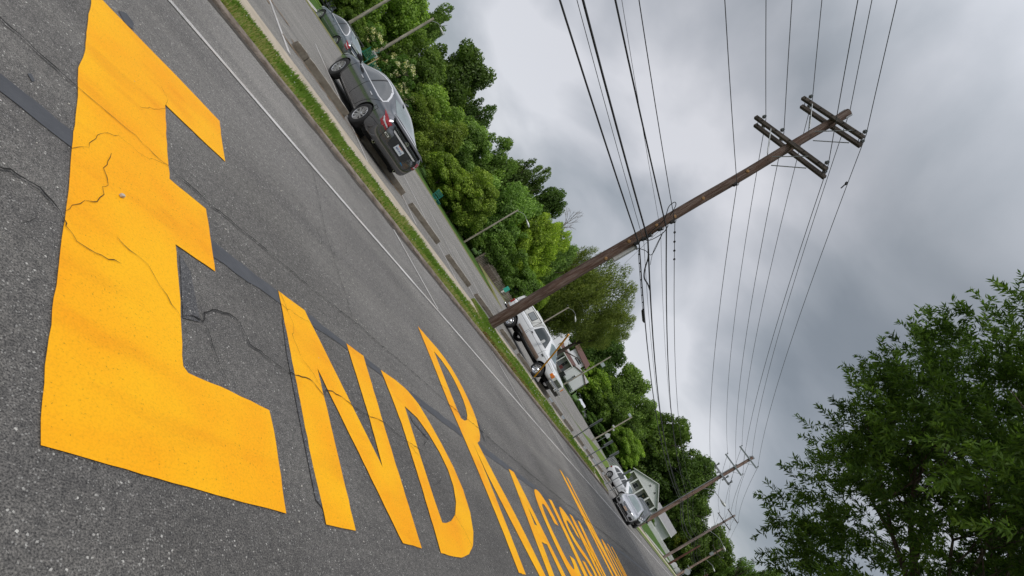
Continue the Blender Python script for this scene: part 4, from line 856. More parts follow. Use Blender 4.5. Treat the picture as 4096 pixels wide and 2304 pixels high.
# ------------------------------------------------------------------ utility poles and wires
def wood(name,a,b,sc=(14,14,1.2)):
    m=bpy.data.materials.new(name); m.use_nodes=True; nt=m.node_tree; L=nt.links.new; bs=nt.nodes['Principled BSDF']; bs.inputs['Roughness'].default_value=.85
    tc=N(nt,'ShaderNodeTexCoord'); mp=N(nt,'ShaderNodeMapping'); mp.inputs['Scale'].default_value=sc; L(tc.outputs['Object'],mp.inputs['Vector'])
    n=N(nt,'ShaderNodeTexNoise',Scale=1.6,Detail=7,Roughness=.7); L(mp.outputs[0],n.inputs['Vector'])
    n2=N(nt,'ShaderNodeTexNoise',Scale=.8,Detail=3); L(tc.outputs['Object'],n2.inputs['Vector'])
    r=ramp(nt,[(.30,Vector(a)*.45),(.45,a),(.62,b),(.75,Vector(b)*1.5)]); L(n.outputs['Fac'],r.inputs['Fac'])
    r2=ramp(nt,[(.35,(.75,.72,.7)),(.65,(1.2,1.2,1.25))]); L(n2.outputs['Fac'],r2.inputs['Fac'])
    L(mixc(nt,1,r.outputs[0],r2.outputs[0],'MULTIPLY'),bs.inputs['Base Color'])
    bp=N(nt,'ShaderNodeBump',Strength=.7,Distance=.02); L(n.outputs['Fac'],bp.inputs['Height']); L(bp.outputs[0],bs.inputs['Normal']); return m
PW=wood('pole_wood',(.085,.045,.030),(.165,.125,.105)); AW=wood('arm_wood',(.045,.035,.028),(.095,.078,.06),(12,1.5,12)); GW=wood('grey_wood',(.30,.27,.22),(.45,.41,.34)); RW=wood('rusty_pole',(.10,.035,.022),(.16,.075,.05))
GALV=mat('galvanised',(.30,.31,.32),.5,.6,var=.2,vs=12); PORC=mat('insulator',(.10,.11,.12),.2,coat=.6); STEEL=mat('dark_bolt',(.05,.05,.05),.6,.5); BCAB=mat('black_cable',(.012,.012,.013),.6); WIRE=mat('bare_wire',(.06,.06,.065),.6,.3); SPL=mat('aluminium_box',(.62,.62,.61),.4,.5,var=.08)
def ins(mb,p):
    x,y,z=p; mb.tube([(x,y,z-.14),(x,y,z-.02)],.012,6); mb.lathe([(0,-.03),(.055,-.03),(.062,0),(.04,.015),(.05,.04),(.035,.07),(.0,.075)],12,origin=(x,y,z))
t=thing('utility_pole','tall brown wooden utility pole with two double crossarms in the grass strip','utility pole',(14.07,9.69,.028),scale=1.056)
mb=MB(); n=22; mb.tube([(.03*math.sin(i*.9)*.3,.006*math.cos(i),-.3+12.85*i/n) for i in range(n+1)],[.172-.047*i/n for i in range(n+1)],18); mb.obj('shaft',PW,t,smooth=True)
KN=mat('wood_knot',(.26,.13,.05),.8,vs=60,col2=(.36,.22,.10))
for z,a in((7.55,3.75),(6.55,4.0),(5.95,3.7),(4.15,4.2),(5.0,3.6),(9.1,3.6)):
    rr_=.172-.047*(z+.3)/12.85; mb=MB(); mb.lathe([(0,.020),(.025,.014),(.028,.018),(.045,.012),(.055,-.01)],12); o=mb.obj('knot',KN,t,(rr_*math.cos(a),rr_*math.sin(a),z-.1),smooth=True); o.rotation_euler=(0,PI/2,a)
def crossarm(t,z,y0,y1,dx,name='crossarm',m=None,w=.10,h=.125):
    mb=MB(); mb.box((dx,(y0+y1)/2,z),(w,y1-y0,h)); return mb.obj(name,m or AW,t,bevel=.008)
Yp=9.18; ox,oy,oz=13.32,9.18,.1
for z,y0,y1 in((11.98,8.05,10.42),(10.52,7.76,10.72)):
    for dx in(-.165,.165): crossarm(t,z,y0-Yp,y1-Yp,dx)
    mb=MB()
    for yy in (y0+.12,y1-.12): mb.tube([(-.28,yy-Yp,z),(.28,yy-Yp,z)],.011,6)
    for yy in np.linspace(y0+.3,y1-.3,5): mb.tube([(-.25,yy-Yp,z+.01),(-.22,yy-Yp,z+.01)],.018,6)
    mb.obj('bolt',STEEL,t)
    for s in(-1,1):
        for dx in(-.245,.245): MB().tube([(dx*.75,0+s*.10,z-.72),(dx,s*.78,z-.06)],.016,6).obj('brace',GALV,t)
mb=MB(); mb.box((0,.0,12.45),(.06,.30,.22)); mb.tube([(0,.1,12.4),(0,.13,12.55)],.02); mb.obj('top_bracket',GALV,t,bevel=.01)
WA=[(9.68-.5,12.63),(10.28,12.27),(8.18,12.27),(10.53,10.80),(9.73,10.80),(7.94,10.80)]
for (yy,z) in WA:
    for dx in (-.19,.19) if yy!=9.18 else (0,):
        mb=MB(); ins(mb,(dx,yy-Yp,z-.1-.02)); mb.obj('insulator',PORC,t,smooth=True)
# neutral clevis, comm hardware
for z,s in((8.6,-.15),(6.42,-.16),(6.0,-.165),(5.62,-.165),(5.42,-.165),(5.16,-.165)):
    mb=MB(); mb.box((0,s,z-.1),(.10,.07,.13)); mb.tube([(0,s-.02,z-.2),(0,s-.08,z-.05),(0,s-.02,z+.02)],.014,6); mb.obj('cable_clamp',STEEL,t,bevel=.008)
mb=MB(); mb.box((.13,-.17,4.62),(.15,.13,.78)); sb=mb.obj('splice_box',SPL,t,bevel=.02,seg=2); MB().box((.13,-.24,4.62),(.02,.012,.78)).obj('box_seam',GALV,sb); MB().box((.13,-.17,5.02),(.18,.16,.04)).obj('box_cap',GALV,sb,bevel=.005)
mb=MB()
mb.tube(smoothpath([(-.45,-.24,6.22),(-.75,-.26,6.42),(-.95,-.27,6.40),(-.90,-.27,6.2),(-.5,-.26,6.05),(-.36,-.26,5.85),(-.22,-.24,5.55),(-.02,-.26,5.35),(.12,-.26,5.55),(.14,-.24,5.95),(.0,-.2,6.15)],5),.012,6); mb.obj('cable_loop',BCAB,t,smooth=True)
mb=MB(); mb.tube(smoothpath([(.16,-.24,5.05),(.4,-.30,5.25),(.7,-.35,5.4),(.25,-.32,5.75),(.02,-.3,5.9)],5),.012,6); mb.tube(smoothpath([(.1,-.3,5.85),(.5,-.4,5.45),(1.0,-.45,5.25)],5),.008,6); mb.obj('drop_cable',BCAB,t,smooth=True)
# small splinters and staples on the shaft
mb=MB()
for i in range(40):
    z=random.uniform(1.5,6); a=random.uniform(2.4,6.2); rr_=.155-.040*z/12.85; mb.box((rr_*math.cos(a),rr_*math.sin(a),z),(.012,.012,.03),a)
mb.obj('staple',GALV,t)
def pole(name,label,x,y,h,r0,r1,m,base_z,arms,lamp=None,group='utility poles along the kerb',armm=None,cat='utility pole'):
    t=thing(name,label,cat,(x,y,base_z),group=group)
    mb=MB(); mb.tube([(0,0,-.2+ (h+.2)*i/8) for i in range(9)],[r0-(r0-r1)*i/8 for i in range(9)],12); mb.obj('shaft',m,t,smooth=True)
    for (z,ya,yb,pins) in arms:
        crossarm(t,z-base_z,ya-y,yb-y,-r1-.04,m=armm or AW,w=.10,h=.12)
        for s in(-1,1): MB().tube([(-r1-.05,s*.08,z-base_z-.55),(-r1-.08,s*min(.6,(yb-ya)/2-.2),z-base_z-.05)],.014,5).obj('brace',GALV,t)
        for p in pins:
            mb=MB(); ins(mb,(-r1-.04,p-y,z-base_z+.18)); mb.obj('insulator',PORC,t,smooth=True)
    if lamp:
        (z0,pts,L)=lamp; P=[Vector(p)-Vector((x,y,base_z)) for p in pts]
        a=MB().tube(smoothpath(P,4),.028,8).obj('lamp_arm',GALV,t,smooth=True); d=(P[-1]-P[-2]).normalized(); q=P[-1]
        mb=MB(); mb.tube([q-d*.05,q+d*.10,q+d*.30,q+d*.55,q+d*.62],[.05,.09,.13,.10,.03],12); mb.obj('lamp_head',mat('lamp_head_grey',(.5,.51,.5),.4,.3),a,smooth=True)
        mb=MB(); mb.lathe([(0,-.06),(.07,-.03),(.09,.03)],12,origin=tuple(q+d*.35+Vector((0,0,-.08)))); mb.obj('lamp_lens',mat('lamp_lens',(.6,.6,.55),.2),a,smooth=True)
    return t
p2=pole('utility_pole','grey and brown utility pole with fuse cutouts and street lamp behind the silver car',52.1,9.35,11.75,.20,.12,wood('weathered_pole',(.17,.095,.065),(.28,.22,.19)),.0,[(11.42,8.45,10.65,(8.5,9.5,10.6)),(9.98,8.55,10.7,(8.6,9.5,10.65))],(6.5,[(52.1,9.3,6.45),(52.1,8.95,7.0),(52.1,8.4,7.3),(52.1,7.75,7.32)],1),armm=mat('steel_arm',(.22,.25,.25),.5,.5))
MB().tube([(-.17,.13,.2),(-.14,.12,10.3)],.04,8).obj('conduit',GALV,p2,smooth=True)
MB().box((0,0,11.78),(.16,.3,.18)).obj('top_bracket',GALV,p2,bevel=.02)
fa=crossarm(p2,8.62,-.95,1.0,-.2,name='fuse_arm',m=GALV,w=.12,h=.16)
for yy in(-.85,-.35,.9):
    mb=MB(); mb.tube([(-.3,yy,8.75),(-.34,yy+.05,9.05)],.05,8); mb.tube([(-.35,yy-.02,8.72),(-.55,yy-.1,9.0)],.025,6); mb.box((-.3,yy,8.66),(.1,.16,.1)); mb.obj('fuse_cutout',PORC,fa,smooth=False)
for yy in(-.35,.35): 
    mb=MB(); mb.box((-.28,yy,8.50),(.14,.14,.28)); mb.obj('arrester',GALV,fa,bevel=.02)
p3=pole('utility_pole','grey wooden utility pole with curved lamp arm rising past the picket fence',83.8,10.0,11.35,.19,.12,wood('pale_pole',(.20,.14,.12),(.34,.29,.27)),.0,[(11.0,9.02,11.06,(9.1,11.0)),(9.6,8.77,11.3,(8.85,9.5,10.4,11.2))],(7.4,[(83.8,9.9,7.3),(83.8,9.2,7.65),(83.8,8.5,7.85),(83.8,8.0,7.8),(83.8,7.6,7.72)],1))
MB().tube([(-.1,1.9,9.2),(0,.1,8.3)],.03,6).obj('side_brace',GALV,p3)
p4=pole('utility_pole','short bare rust brown pole at the end of the picket fence',96.9,10.43,5.75,.16,.12,RW,.0,[])
p5=pole('utility_pole','pale utility pole with pole box and lamp beyond the stop sign',110.5,9.75,9.9,.19,.13,wood('pale_pole_b',(.28,.16,.11),(.42,.36,.33)),.0,[(9.3,9.1,10.6,(9.15,10.5)),(8.2,8.6,11.0,(8.7,10.9))],(5.9,[(110.5,9.65,5.9),(110.5,9.0,6.1),(110.5,8.4,6.3),(110.5,8.0,6.2)],1))
MB().box((-.25,.15,7.25),(.4,.5,.75)).obj('transformer_box',GALV,p5,bevel=.06,seg=2)
pole('utility_pole','farthest brown pole low in the right of the pole row',134,9.2,5.6,.17,.12,RW,.0,[(5.3,8.2,10.2,(8.3,10.1))])
# wires: each runs from behind the viewpoint over the poles
def sagline(a,b,s,n=18):
    a=Vector(a);b=Vector(b); return [a.lerp(b,i/n)+Vector((0,0,-4*s*(i/n)*(1-i/n))) for i in range(n+1)]
def leftpart(xe,ze,ya,za,xs=14.05,x0=-26,c=.0011,ye=None):
    """curve through the pole attachment and through (xe,ze), continued to x0"""
    ye=ya if ye is None else ye
    d=xe-xs; s=((ze-za)-c*d*d)/d; out=[]
    for i in range(26):
        x=x0+(xs-x0)*i/25; q=x-xs; out.append(Vector((x,ya+(ye-ya)*q/d if False else ya,za+s*q+c*q*q)))
    return out
G1='overhead wires strung between the poles'
LW=[ # label, y at pole, z at pole, left exit (x,z), pole2 (y,z), pole3 (y,z), radius, mat
 ('bare top wire on the pole top insulator',9.18,12.70,(9.69,12.5),(9.5,11.8),(10.0,11.5),.011,WIRE),
 ('bare wire at the far end of the upper crossarm',10.28,12.34,(9.88,12.07),(10.6,11.62),(11.0,11.22),.011,WIRE),
 ('bare wire at the near end of the upper crossarm',8.18,12.34,(9.03,12.05),(8.5,11.62),(9.1,11.22),.011,WIRE),
 ('bare wire at the far end of the lower crossarm',10.53,10.86,(9.12,10.52),(10.65,10.18),(11.2,9.82),.011,WIRE),
 ('bare wire on the middle insulator of the lower crossarm',9.73,10.86,(8.84,10.58),(9.5,10.18),(9.9,9.82),.011,WIRE),
 ('bare wire at the near end of the lower crossarm',7.94,10.86,(8.15,10.6),(8.6,10.18),(8.85,9.82),.011,WIRE),
 ('single wire held by the clamp halfway up the pole',8.97,8.62,(7.3,8.14),(9.2,7.6),(9.8,7.1),.011,WIRE),
 ('thin black line with splices, highest of the cable group',8.93,6.45,(6.24,6.2),(9.2,5.6),(9.8,6.0),.012,BCAB),
 ('thick black cable ending in a loop at the pole',8.92,6.15,(5.98,5.72),(9.2,5.05),(9.8,5.4),.022,BCAB),
 ('hair thin wire between the thick cables',8.91,5.95,(6.05,5.84),(9.2,5.3),(9.8,5.7),.006,WIRE),
 ('thickest black cable of the cable group',8.90,5.50,(5.64,5.09),(9.2,4.45),(9.8,4.9),.027,BCAB),
 ('thin wire beside the thickest cable',8.90,5.36,(5.58,4.98),(9.2,4.6),(9.8,4.7),.008,WIRE),
 ('lowest black cable carrying the splice case',8.90,5.20,(5.41,4.67),(9.2,4.3),(9.8,4.4),.022,BCAB)]
SPLICE=None
for lab,ya,za,(xe,ze),(y2,z2),(y3,z3),r,m in LW:
    ya*=KV; za=(za-1.38)*KV+1.38; xe*=KV; ze=(ze-1.38)*KV+1.38
    pts=leftpart(xe,ze,ya,za)+sagline((14.05,ya,za),(52.1,y2,z2),.62)[1:]+sagline((52.1,y2,z2),(83.8,y3,z3),.55)[1:]+sagline((83.8,y3,z3),(110.5,y3-.3,z3*.86),.5,10)[1:]
    o=MB().tube(pts,[r if p.x<52 else r*1.25 for p in pts],5).obj('overhead_wire',m,None,smooth=True); tag(o,lab,'wire',G1)
    if 'splice case' in lab:
        Q=sagline((14.05,ya,za),(52.1,y2,z2),.62,80)
        mb=MB(); mb.tube([Q[8]+Vector((0,0,-.03)),Q[8].lerp(Q[9],.2)+Vector((0,0,-.05)),Q[9].lerp(Q[10],.7)+Vector((0,0,-.05)),Q[10]+Vector((0,0,-.03))],[.03,.055,.055,.03],12); mb.obj('splice_case',BCAB,o,smooth=True)
        mb=MB()
        for k in range(1,9): mb.box(Q[k]+Vector((0,0,-.03)),(.03,.03,.05))
        mb.tube([q+Vector((0,0,-.05 if 0<i<9 else 0)) for i,q in enumerate(Q[:10])],.010,6)
        mb.obj('lashing_clip',BCAB,o)
    if 'thickest' in lab and 'beside' not in lab:
        Q=sagline((14.05,ya,za),(52.1,y2,z2),.62,80)
        mb=MB(); mb.tube(smoothpath([Q[1],Q[2]+Vector((0,0,-.02)),Q[3]+Vector((0,0,-.16)),Q[4]+Vector((0,0,-.20)),Q[5]+Vector((0,0,-.08)),Q[6]],4),r*.9,6); mb.obj('slack_loop',BCAB,o,smooth=True)
    if 'splices' in lab:
        Q=sagline((14.05,ya,za),(52.1,y2,z2),.62,80); mb=MB()
        for k in(1,2,3,4): mb.box(Q[k],(.07,.05,.07))
        mb.obj('wire_splice',BCAB,o,bevel=.01)
for a,b,lab in [((52.1,9.2,6.2),(75,33,4.5),'service wire crossing in front of the trees to the far house'),((52.1,9.2,5.4),(95,26,4.2),'service wire dropping to the white porch house'),((14.05,9.45,6.15),(52.6,32.8,11.0),'thin service wire dropping from the big pole toward the trees')]:
    o=MB().tube(sagline(a,b,.5,14),.007 if a[0]<20 else .012,4).obj('service_wire',WIRE,None); tag(o,lab,'wire')
# inline clamp hanging from a wire by the upper crossarm
mb=MB(); mb.tube([(0,0,0),(.1,0,-.18),(.0,-.05,-.24)],.02,6); mb.box((0,0,0),(.12,.05,.07)); o=mb.obj('wire_clamp',STEEL,None,(16.16,8.68,12.75)); tag(o,'small dark clamp hanging on a wire right of the upper crossarm','wire clamp')
# ------------------------------------------------------------------ guy marker
t=thing('guy_marker','leaning yellow guy wire marker in front of the pickup','guy marker',(16.89,8.62,.03),scale=1.056)
MB().tube([(0,0,-.1),(-.24,0,.33)],.012,6).obj('anchor_rod',GALV,t)
mb=MB(); mb.tube([(-.24,0,.31),(-.9,0,1.22),(-1.50,0,1.96)],[.026,.028,.030],10); mb.obj('marker_tube',mat('marker_orange',(.75,.33,.015),.5,var=.15,vs=8),t,smooth=True)
MB().box((-.24,0,.32),(.07,.05,.05)).obj('clamp',GALV,t,bevel=.01)
# ------------------------------------------------------------------ sign posts on the verge
SG=mat('sign_back',(.33,.35,.36),.45,.55,var=.1); SP=mat('sign_post',(.17,.19,.20),.55,.4,var=.15)
sgs=[((23.1,8.45),1.62,-.19,(.50,.60),'nearest sign post with a broad grey plate, right of the pickup',R(16)),((26.3,8.47),1.57,0,(.44,.48),'second grey sign post from the pickup, leaning slightly',R(3)),((28.2,8.48),1.57,.10,(.44,.55),'third grey sign post from the pickup',R(3)),((32.5,8.56),1.66,.30,(.44,.68),'grey sign post before the rear wheel of the white sport utility vehicle',R(4)),((33.0,8.24),1.52,.08,(.40,.60),'grey sign post nearest the silver car',R(4))]
for (x,y),h,lx,(w,ph),lab,rz in sgs:
    t=thing('sign_post',lab,'sign post',(x*KV,y*KV,.03),scale=KV,group='parking signs seen from behind')
    T=lambda z:(lx*z/h,0,z)
    mb=MB(); a=Vector(T(-.1)); b=Vector(T(h)); mb.tube([a,b],.028,4); mb.obj('post',SP,t)
    mb=MB(); mb.box((0,0,0),(w,.012,ph),0); o=mb.obj('sign_plate',SG,t,(lx*(h-ph/2)/h,.03,h-ph/2),bevel=.004); o.rotation_euler=(0,math.atan2(lx,h),rz)
    mb=MB(); mb.box((lx*(h-ph/2)/h,-.03,h-ph/2),(.05,.012,ph*.9)); mb.obj('bracket',SP,t)
# ------------------------------------------------------------------ street lamps and other poles round the lot
def lamp_post(label,x,y,bz,h,r,m,arm=None,head=(.5,.5,.5),group='lamp posts around the parking lot',name='lamp_post'):
    t=thing(name,label,'lamp post',(x,y,bz),group=group)
    mb=MB(); mb.tube([(0,0,-.1),(0,0,h)],[r*.75,r*.5],10); mb.obj('shaft',m,t,smooth=True)
    if arm:
        P=[Vector(p) for p in arm]; a=MB().tube(smoothpath(P,4),.02,7).obj('lamp_arm',GALV,t,smooth=True); q=P[-1]; d=(P[-1]-P[-2]).normalized()
        mb=MB(); mb.tube([q-d*.03,q+d*.12,q+d*.34,q+d*.58,q+d*.64],[.04,.07,.11,.08,.02],12); mb.obj('lamp_head',mat('lamp_head_grey',(.5,.51,.5)),a,smooth=True)
    return t
u=lambda d,k:(d*.80*k,-d*.60*k)
tA=lamp_post('weathered wooden lamp post with white notice board behind the grey sedan',22.3,44.75,-.36,7.3,.20,GW,[(.05,0,6.95),(.25,-.1,7.25),(.50,-.25,7.45),(.75,-.36,7.42)])
mb=MB(); mb.box((-.06,-.23,1.38),(.62,.03,.62),R(-26)); nb=mb.obj('notice_board',mat('notice_white',(.62,.62,.60),.5),tA,bevel=.006)
INK=mat('black_ink',(.02,.02,.02),.6)
for i,tx in enumerate(('NO','12-8')):
    link('notice_text',text_mesh(tx,.26,INK),nb,(-.07,-.262,1.50-.24*i),(PI/2,0,R(-26)))
tB=lamp_post('tall grey wooden post rising behind the dark sedan and cut by the frame',18.15,42.26,-.36,9.0,.17,GW,[(.05,0,8.7),(.5,-.2,9.1),(1.0,-.5,9.2)])
tC=lamp_post('grey lamp post half hidden among the trees beyond the lot',32.65,30.97,-.36,5.25,.12,GW,[(.03,0,5.1),(.25,-.22,5.38),(.5,-.5,5.5),(.72,-.80,5.42)])
tD=lamp_post('grey lamp post rising behind the camper shell of the pickup',50.96,31.67,-.36,5.75,.13,GW,[(.05,0,5.6),(.25,-.4,5.95),(.5,-.85,5.98),(.62,-1.05,5.85)])
tE=lamp_post('grey pole with square floodlight box in front of the red roofed house',85.95,40.45,.0,9.6,.19,GW)
mb=MB(); mb.box((.2,-.45,7.6),(.3,.75,.62)); mb.obj('floodlight',mat('floodlight_grey',(.40,.45,.47),.4),tE,bevel=.04); MB().box((-.15,.1,1.4),(.3,.3,1.1)).obj('meter_box',GALV,tE,bevel=.04); MB().tube([(0,.0,4.2),(-.2,.45,4.3),(-.2,.5,4.7)],.04,6).obj('hook',GALV,tE)
tF=lamp_post('grey pole with a small lamp at its tip on the grass island',57.3,19.67,.03,5.1,.12,GW)
mb=MB(); mb.box((0,.28,4.95),(.25,.38,.28)); mb.obj('lamp_box',mat('floodlight_grey',(.6,.6,.6)),tF,bevel=.04); mb=MB(); mb.box((0,.12,2.85),(.2,.3,.2)); mb.box((0,-.2,2.65),(.15,.18,.2)); mb.obj('meter_box',SPL,tF,bevel=.03)
# small yard sign beyond
t=thing('yard_sign','small pale pentagon sign on a thin post beyond the grass island','sign',(80.57,27.1,.0))
MB().tube([(0,0,-.1),(0,0,1.8)],.035,6).obj('post',GALV,t); MB().ext([(-.35,1.7),(.35,1.7),(.35,2.15),(0,2.5),(-.35,2.15)],-.02,.02).obj('sign_plate',mat('sign_pale',(.45,.47,.46)),t).rotation_euler=(0,0,R(-70))
# stop sign seen from behind
t=thing('stop_sign','grey back of an octagonal stop sign near the far poles','stop sign',(84.7,7.22,.0))
MB().tube([(0,0,-.1),(0,0,2.35)],.035,6).obj('post',GALV,t)
MB().ext([(.40*math.cos(PI/8+i*PI/4),1.85+.40*math.sin(PI/8+i*PI/4)) for i in range(8)],-.07,-.05,'YZ').obj('sign_plate',mat('sign_back2',(.42,.44,.45),.45,.4),t)
mb=MB(); mb.box((0,.25,2.35),(.03,.75,.12)); mb.obj('name_blade',SG,t)
# ------------------------------------------------------------------ wooden fence, teal box sign, shed
FW=wood('fence_wood',(.16,.135,.11),(.27,.235,.195),(9,9,2)); 
def fence_run(name,label,A,B,z,h,pitch,w,m,cat='fence',rails=(.25,.8),group=None,point=False,rm=None,th=.02,post=2.4):
    A=Vector(A);B=Vector(B); L=(B-A).length; t=thing(name,label,cat,(A.x,A.y,z),math.atan2(B.y-A.y,B.x-A.x),group)
    mb=MB(); n=int(L/pitch)
    for i in range(n):
        x=(i+.5)*pitch; hh=h*random.uniform(.97,1.02)
        if point: mb.ext([(x-w/2,.05),(x+w/2,.05),(x+w/2,hh-.08),(x,hh),(x-w/2,hh-.08)],-th,0)
        else: mb.box((x,-th/2,hh/2+.03),(w,th,hh-.03))
    mb.obj('pickets',m,t)
    for r in rails:
        mb=MB(); mb.box((L/2,.025,h*r),(L,.04,.09)); mb.obj('rail',rm or m,t)
    k=max(2,int(L/post)+1)
    for i in range(k):
        mb=MB(); mb.box((L*i/(k-1),.09,h/2),(.1,.1,h+.05)); mb.obj('post',rm or m,t)
    return t
fence_run('wooden_fence','weathered grey board fence at the lot edge under the trees',(35.27,31.05),(38.2,27.35),-.40,1.10,.13,.085,FW,post=1.6)
fence_run('wooden_fence','low grey slatted fence to the right of the sign posts under the trees',(86.2,25.8),(86.75,22.9),.0,1.3,.22,.14,mat('grey_paint_wood',(.30,.31,.32),.7))
t=thing('gate_panel','brown wooden gate leaning against the left part of the board fence','gate',(35.75,30.2,-.38),R(-52))
mb=MB()
for i in range(14): mb.box((.06+i*.115,-.12,.42),(.095,.02,.80))
mb.obj('boards',wood('gate_wood',(.10,.075,.06),(.17,.13,.11),(9,9,2)),t); mb=MB(); mb.box((.85,-.14,.80),(1.7,.03,.07)); mb.box((.85,-.14,.08),(1.7,.03,.07)); mb.box((1.66,-.14,.42),(.07,.03,.8)); mb.obj('rail',FW,t)
t=thing('dumpster_sign','teal board on a post with a small white label before the board fence','sign',(35.19,26.4,-.36),R(-52))
TEAL=mat('teal_board',(.03,.36,.27),.5,var=.1); mb=MB(); mb.box((0,0,1.06),(.36,.04,.48)); mb.obj('sign_board',TEAL,t,bevel=.01); mb=MB(); mb.box((0,.0,.70),(.14,.03,.24)); lb=mb.obj('white_label',mat('label_white',(.7,.7,.68)),t,bevel=.004); link('label_text',text_mesh('115',.09,INK),lb,(0,-.018,.70),(PI/2,0,0)); MB().box((0,.03,.3),(.06,.05,.62)).obj('post',GALV,t)
MB_=MB(); MB_.box((0,0,.45),(1.9,.28,.9)); 
t=thing('park_bench','green slatted bench end showing among the bushes by the lot edge','bench',(22.9,26.1,-.36),R(15),scale=.8)
TG=mat('park_green',(.02,.20,.16),.5); mb=MB()
for i in range(3): mb.box((0,-.16+i*.14,.45),(1.1,.10,.03))
mb.obj('seat',TG,t); mb=MB()
for i in range(3): mb.box((0,.28+.03*i,.62+i*.15),(1.1,.03,.11))
mb.obj('backrest',TG,t)
for s in(-1,1): mb=MB(); mb.box((s*.45,0,.22),(.06,.4,.46)); mb.box((s*.45,.29,.6),(.05,.05,.6)); mb.obj('leg',TG,t)
t=thing('garden_shed','dark low shed roof showing behind the board fence','shed',(40.7,29.1,-.36),R(-50)); mb=MB(); mb.box((0,0,.75),(2.2,1.6,1.5)); mb.obj('wall',mat('shed_wall',(.10,.10,.10),.8),t); mb=MB(); mb.ext([(-.9,1.45),(.0,2.15),(.9,1.45),(.85,1.38),(0,2.02),(-.85,1.38)],-1.2,1.2,'YZ'); mb.obj('roof',mat('shed_roof',(.10,.105,.11),.7),t)
# ------------------------------------------------------------------ playground things behind the sedans
MT=mat('black_steel',(.012,.012,.014),.5); PT=mat('play_tan',(.50,.36,.20),.6); PG=mat('play_green',(.012,.17,.12),.45); PY=mat('play_yellow',(.70,.52,.03),.45)
t=thing('swing_set','black steel swing frame standing over the dark sedan','swing set',(14.5,35.1,-.36))
mb=MB(); mb.tube([(-.42,.2,.1),(.48,-.15,1.24)],.045,8); mb.obj('leg',MT,t); MB().tube([(.48,-.15,1.24),(.40,-.17,.15)],.045,8).obj('leg',MT,t); MB().tube([(.9,-.35,.15),(1.9,-.80,1.24)],.045,8).obj('leg',MT,t); MB().tube([(1.6,-.7,.3),(1.88,-.80,1.0)],.045,8).obj('leg',MT,t); MB().tube([(.48,-.15,1.22),(1.9,-.80,1.25)],.03,8).obj('top_bar',MT,t)
t=thing('play_structure','green and tan play structure with slatted panels behind the grey sedan','play structure',(18.6,37.7,-.36),R(-26))
for (x,z0,z1,w,hh) in((-.55,.1,.95,.55,.8),(1.05,.45,1.4,.45,.9)):
    mb=MB(); mb.ext([(x-w/2,z0),(x+w/2,z0),(x+w/2,z1-.1),(x+w/4,z1),(x,z1-.12),(x-w/4,z1),(x-w/2,z1-.1)],-.03,.03); mb.obj('climbing_panel',PT,t)
for (x,z) in((-.05,1.15),(.85,.95)):
    mb=MB()
    for k in range(6): mb.tube([(x-.25,-.05,z+.11*k-.2),(x+.35,-.05,z+.11*k-.2)],.022,6)
    mb.tube([(x-.25,-.05,z-.5),(x-.25,-.05,z+.5)],.03,6); mb.tube([(x+.35,-.05,z-.5),(x+.35,-.05,z+.5)],.03,6); mb.obj('slat_panel',PG,t)
mb=MB(); mb.tube([(-.35,0,0),(-.35,0,1.0)],.05,8); mb.obj('post',PG,t); MB().tube([(.55,0,0),(.55,0,1.7)],.05,8).obj('post',PT,t); MB().tube([(1.3,0,0),(1.3,0,1.4)],.05,8).obj('post',PG,t)
MB().tube(smoothpath([(.15,-.05,1.7),(.25,-.05,1.9),(.1,-.05,2.0)],4),.025,6).obj('hook_bar',PG,t)
MB().tube(smoothpath([(-.95,0,.15),(-.8,0,.55),(-.7,0,.9)],4),.07,8).obj('slide_edge',PY,t)
t=thing('picnic_table','black picnic table on the bright lawn at the top left edge','picnic table',(15.85,42.1,-.36),R(-20))
mb=MB(); mb.box((0,0,.55),(1.5,.7,.05)); mb.obj('table_top',MT,t)
for s in(-1,1): MB().box((0,s*.6,.32),(1.5,.25,.04)).obj('seat',MT,t)
for s in(-1,1): mb=MB(); mb.box((s*.5,0,.27),(.05,1.3,.05)); mb.box((s*.5,-.2,.27),(.05,.05,.54)); mb.box((s*.5,.2,.27),(.05,.05,.54)); mb.obj('leg',MT,t)
for i,(x,y,l) in enumerate(((16.7,45.2,'left'),(17.45,44.6,'right'))):
    t=thing('park_bench','dark bench at the hedge foot, %s one of the pair beyond the lawn'%l,'bench',(x,y,-.36),R(-25),'benches at the hedge foot')
    mb=MB()
    for k in range(3): mb.box((0,-.15+.14*k,.42),(.6,.1,.03))
    mb.obj('seat',mat('bench_grey',(.16,.17,.19),.5),t); mb=MB()
    for k in range(3): mb.box((0,.3,.55+.13*k),(.6,.03,.09))
    mb.obj('backrest',M['bench_grey'],t)
    for s in(-1,1): MB().box((s*.25,.05,.2),(.05,.4,.42)).obj('leg',MT,t)
PATH=mat('path_concrete',(.42,.40,.37),.9,bump=.3)
struct('park_lawn',sheet('park_lawn',[(-30,30),(8,32.5),(14.2,39),(17.5,43.5),(17,47.5),(5,52),(-30,50)],-.345,grass_mat('bright_lawn',(.11,.20,.03),(.15,.26,.05),(.17,.25,.06))))
struct('park_path',sheet('park_path',[(-30,27.6),(6,29.4),(12,31.8),(15.3,36.4),(14.9,36.7),(11.6,32.4),(5.8,30.1),(-30,28.3)],-.335,PATH))
struct('hedge_path',sheet('hedge_path',[(-30,50.3),(5,52.3),(17.4,47.6),(19,44.3),(19.5,44.6),(18,48.2),(5,53),(-30,51)],-.334,PATH))
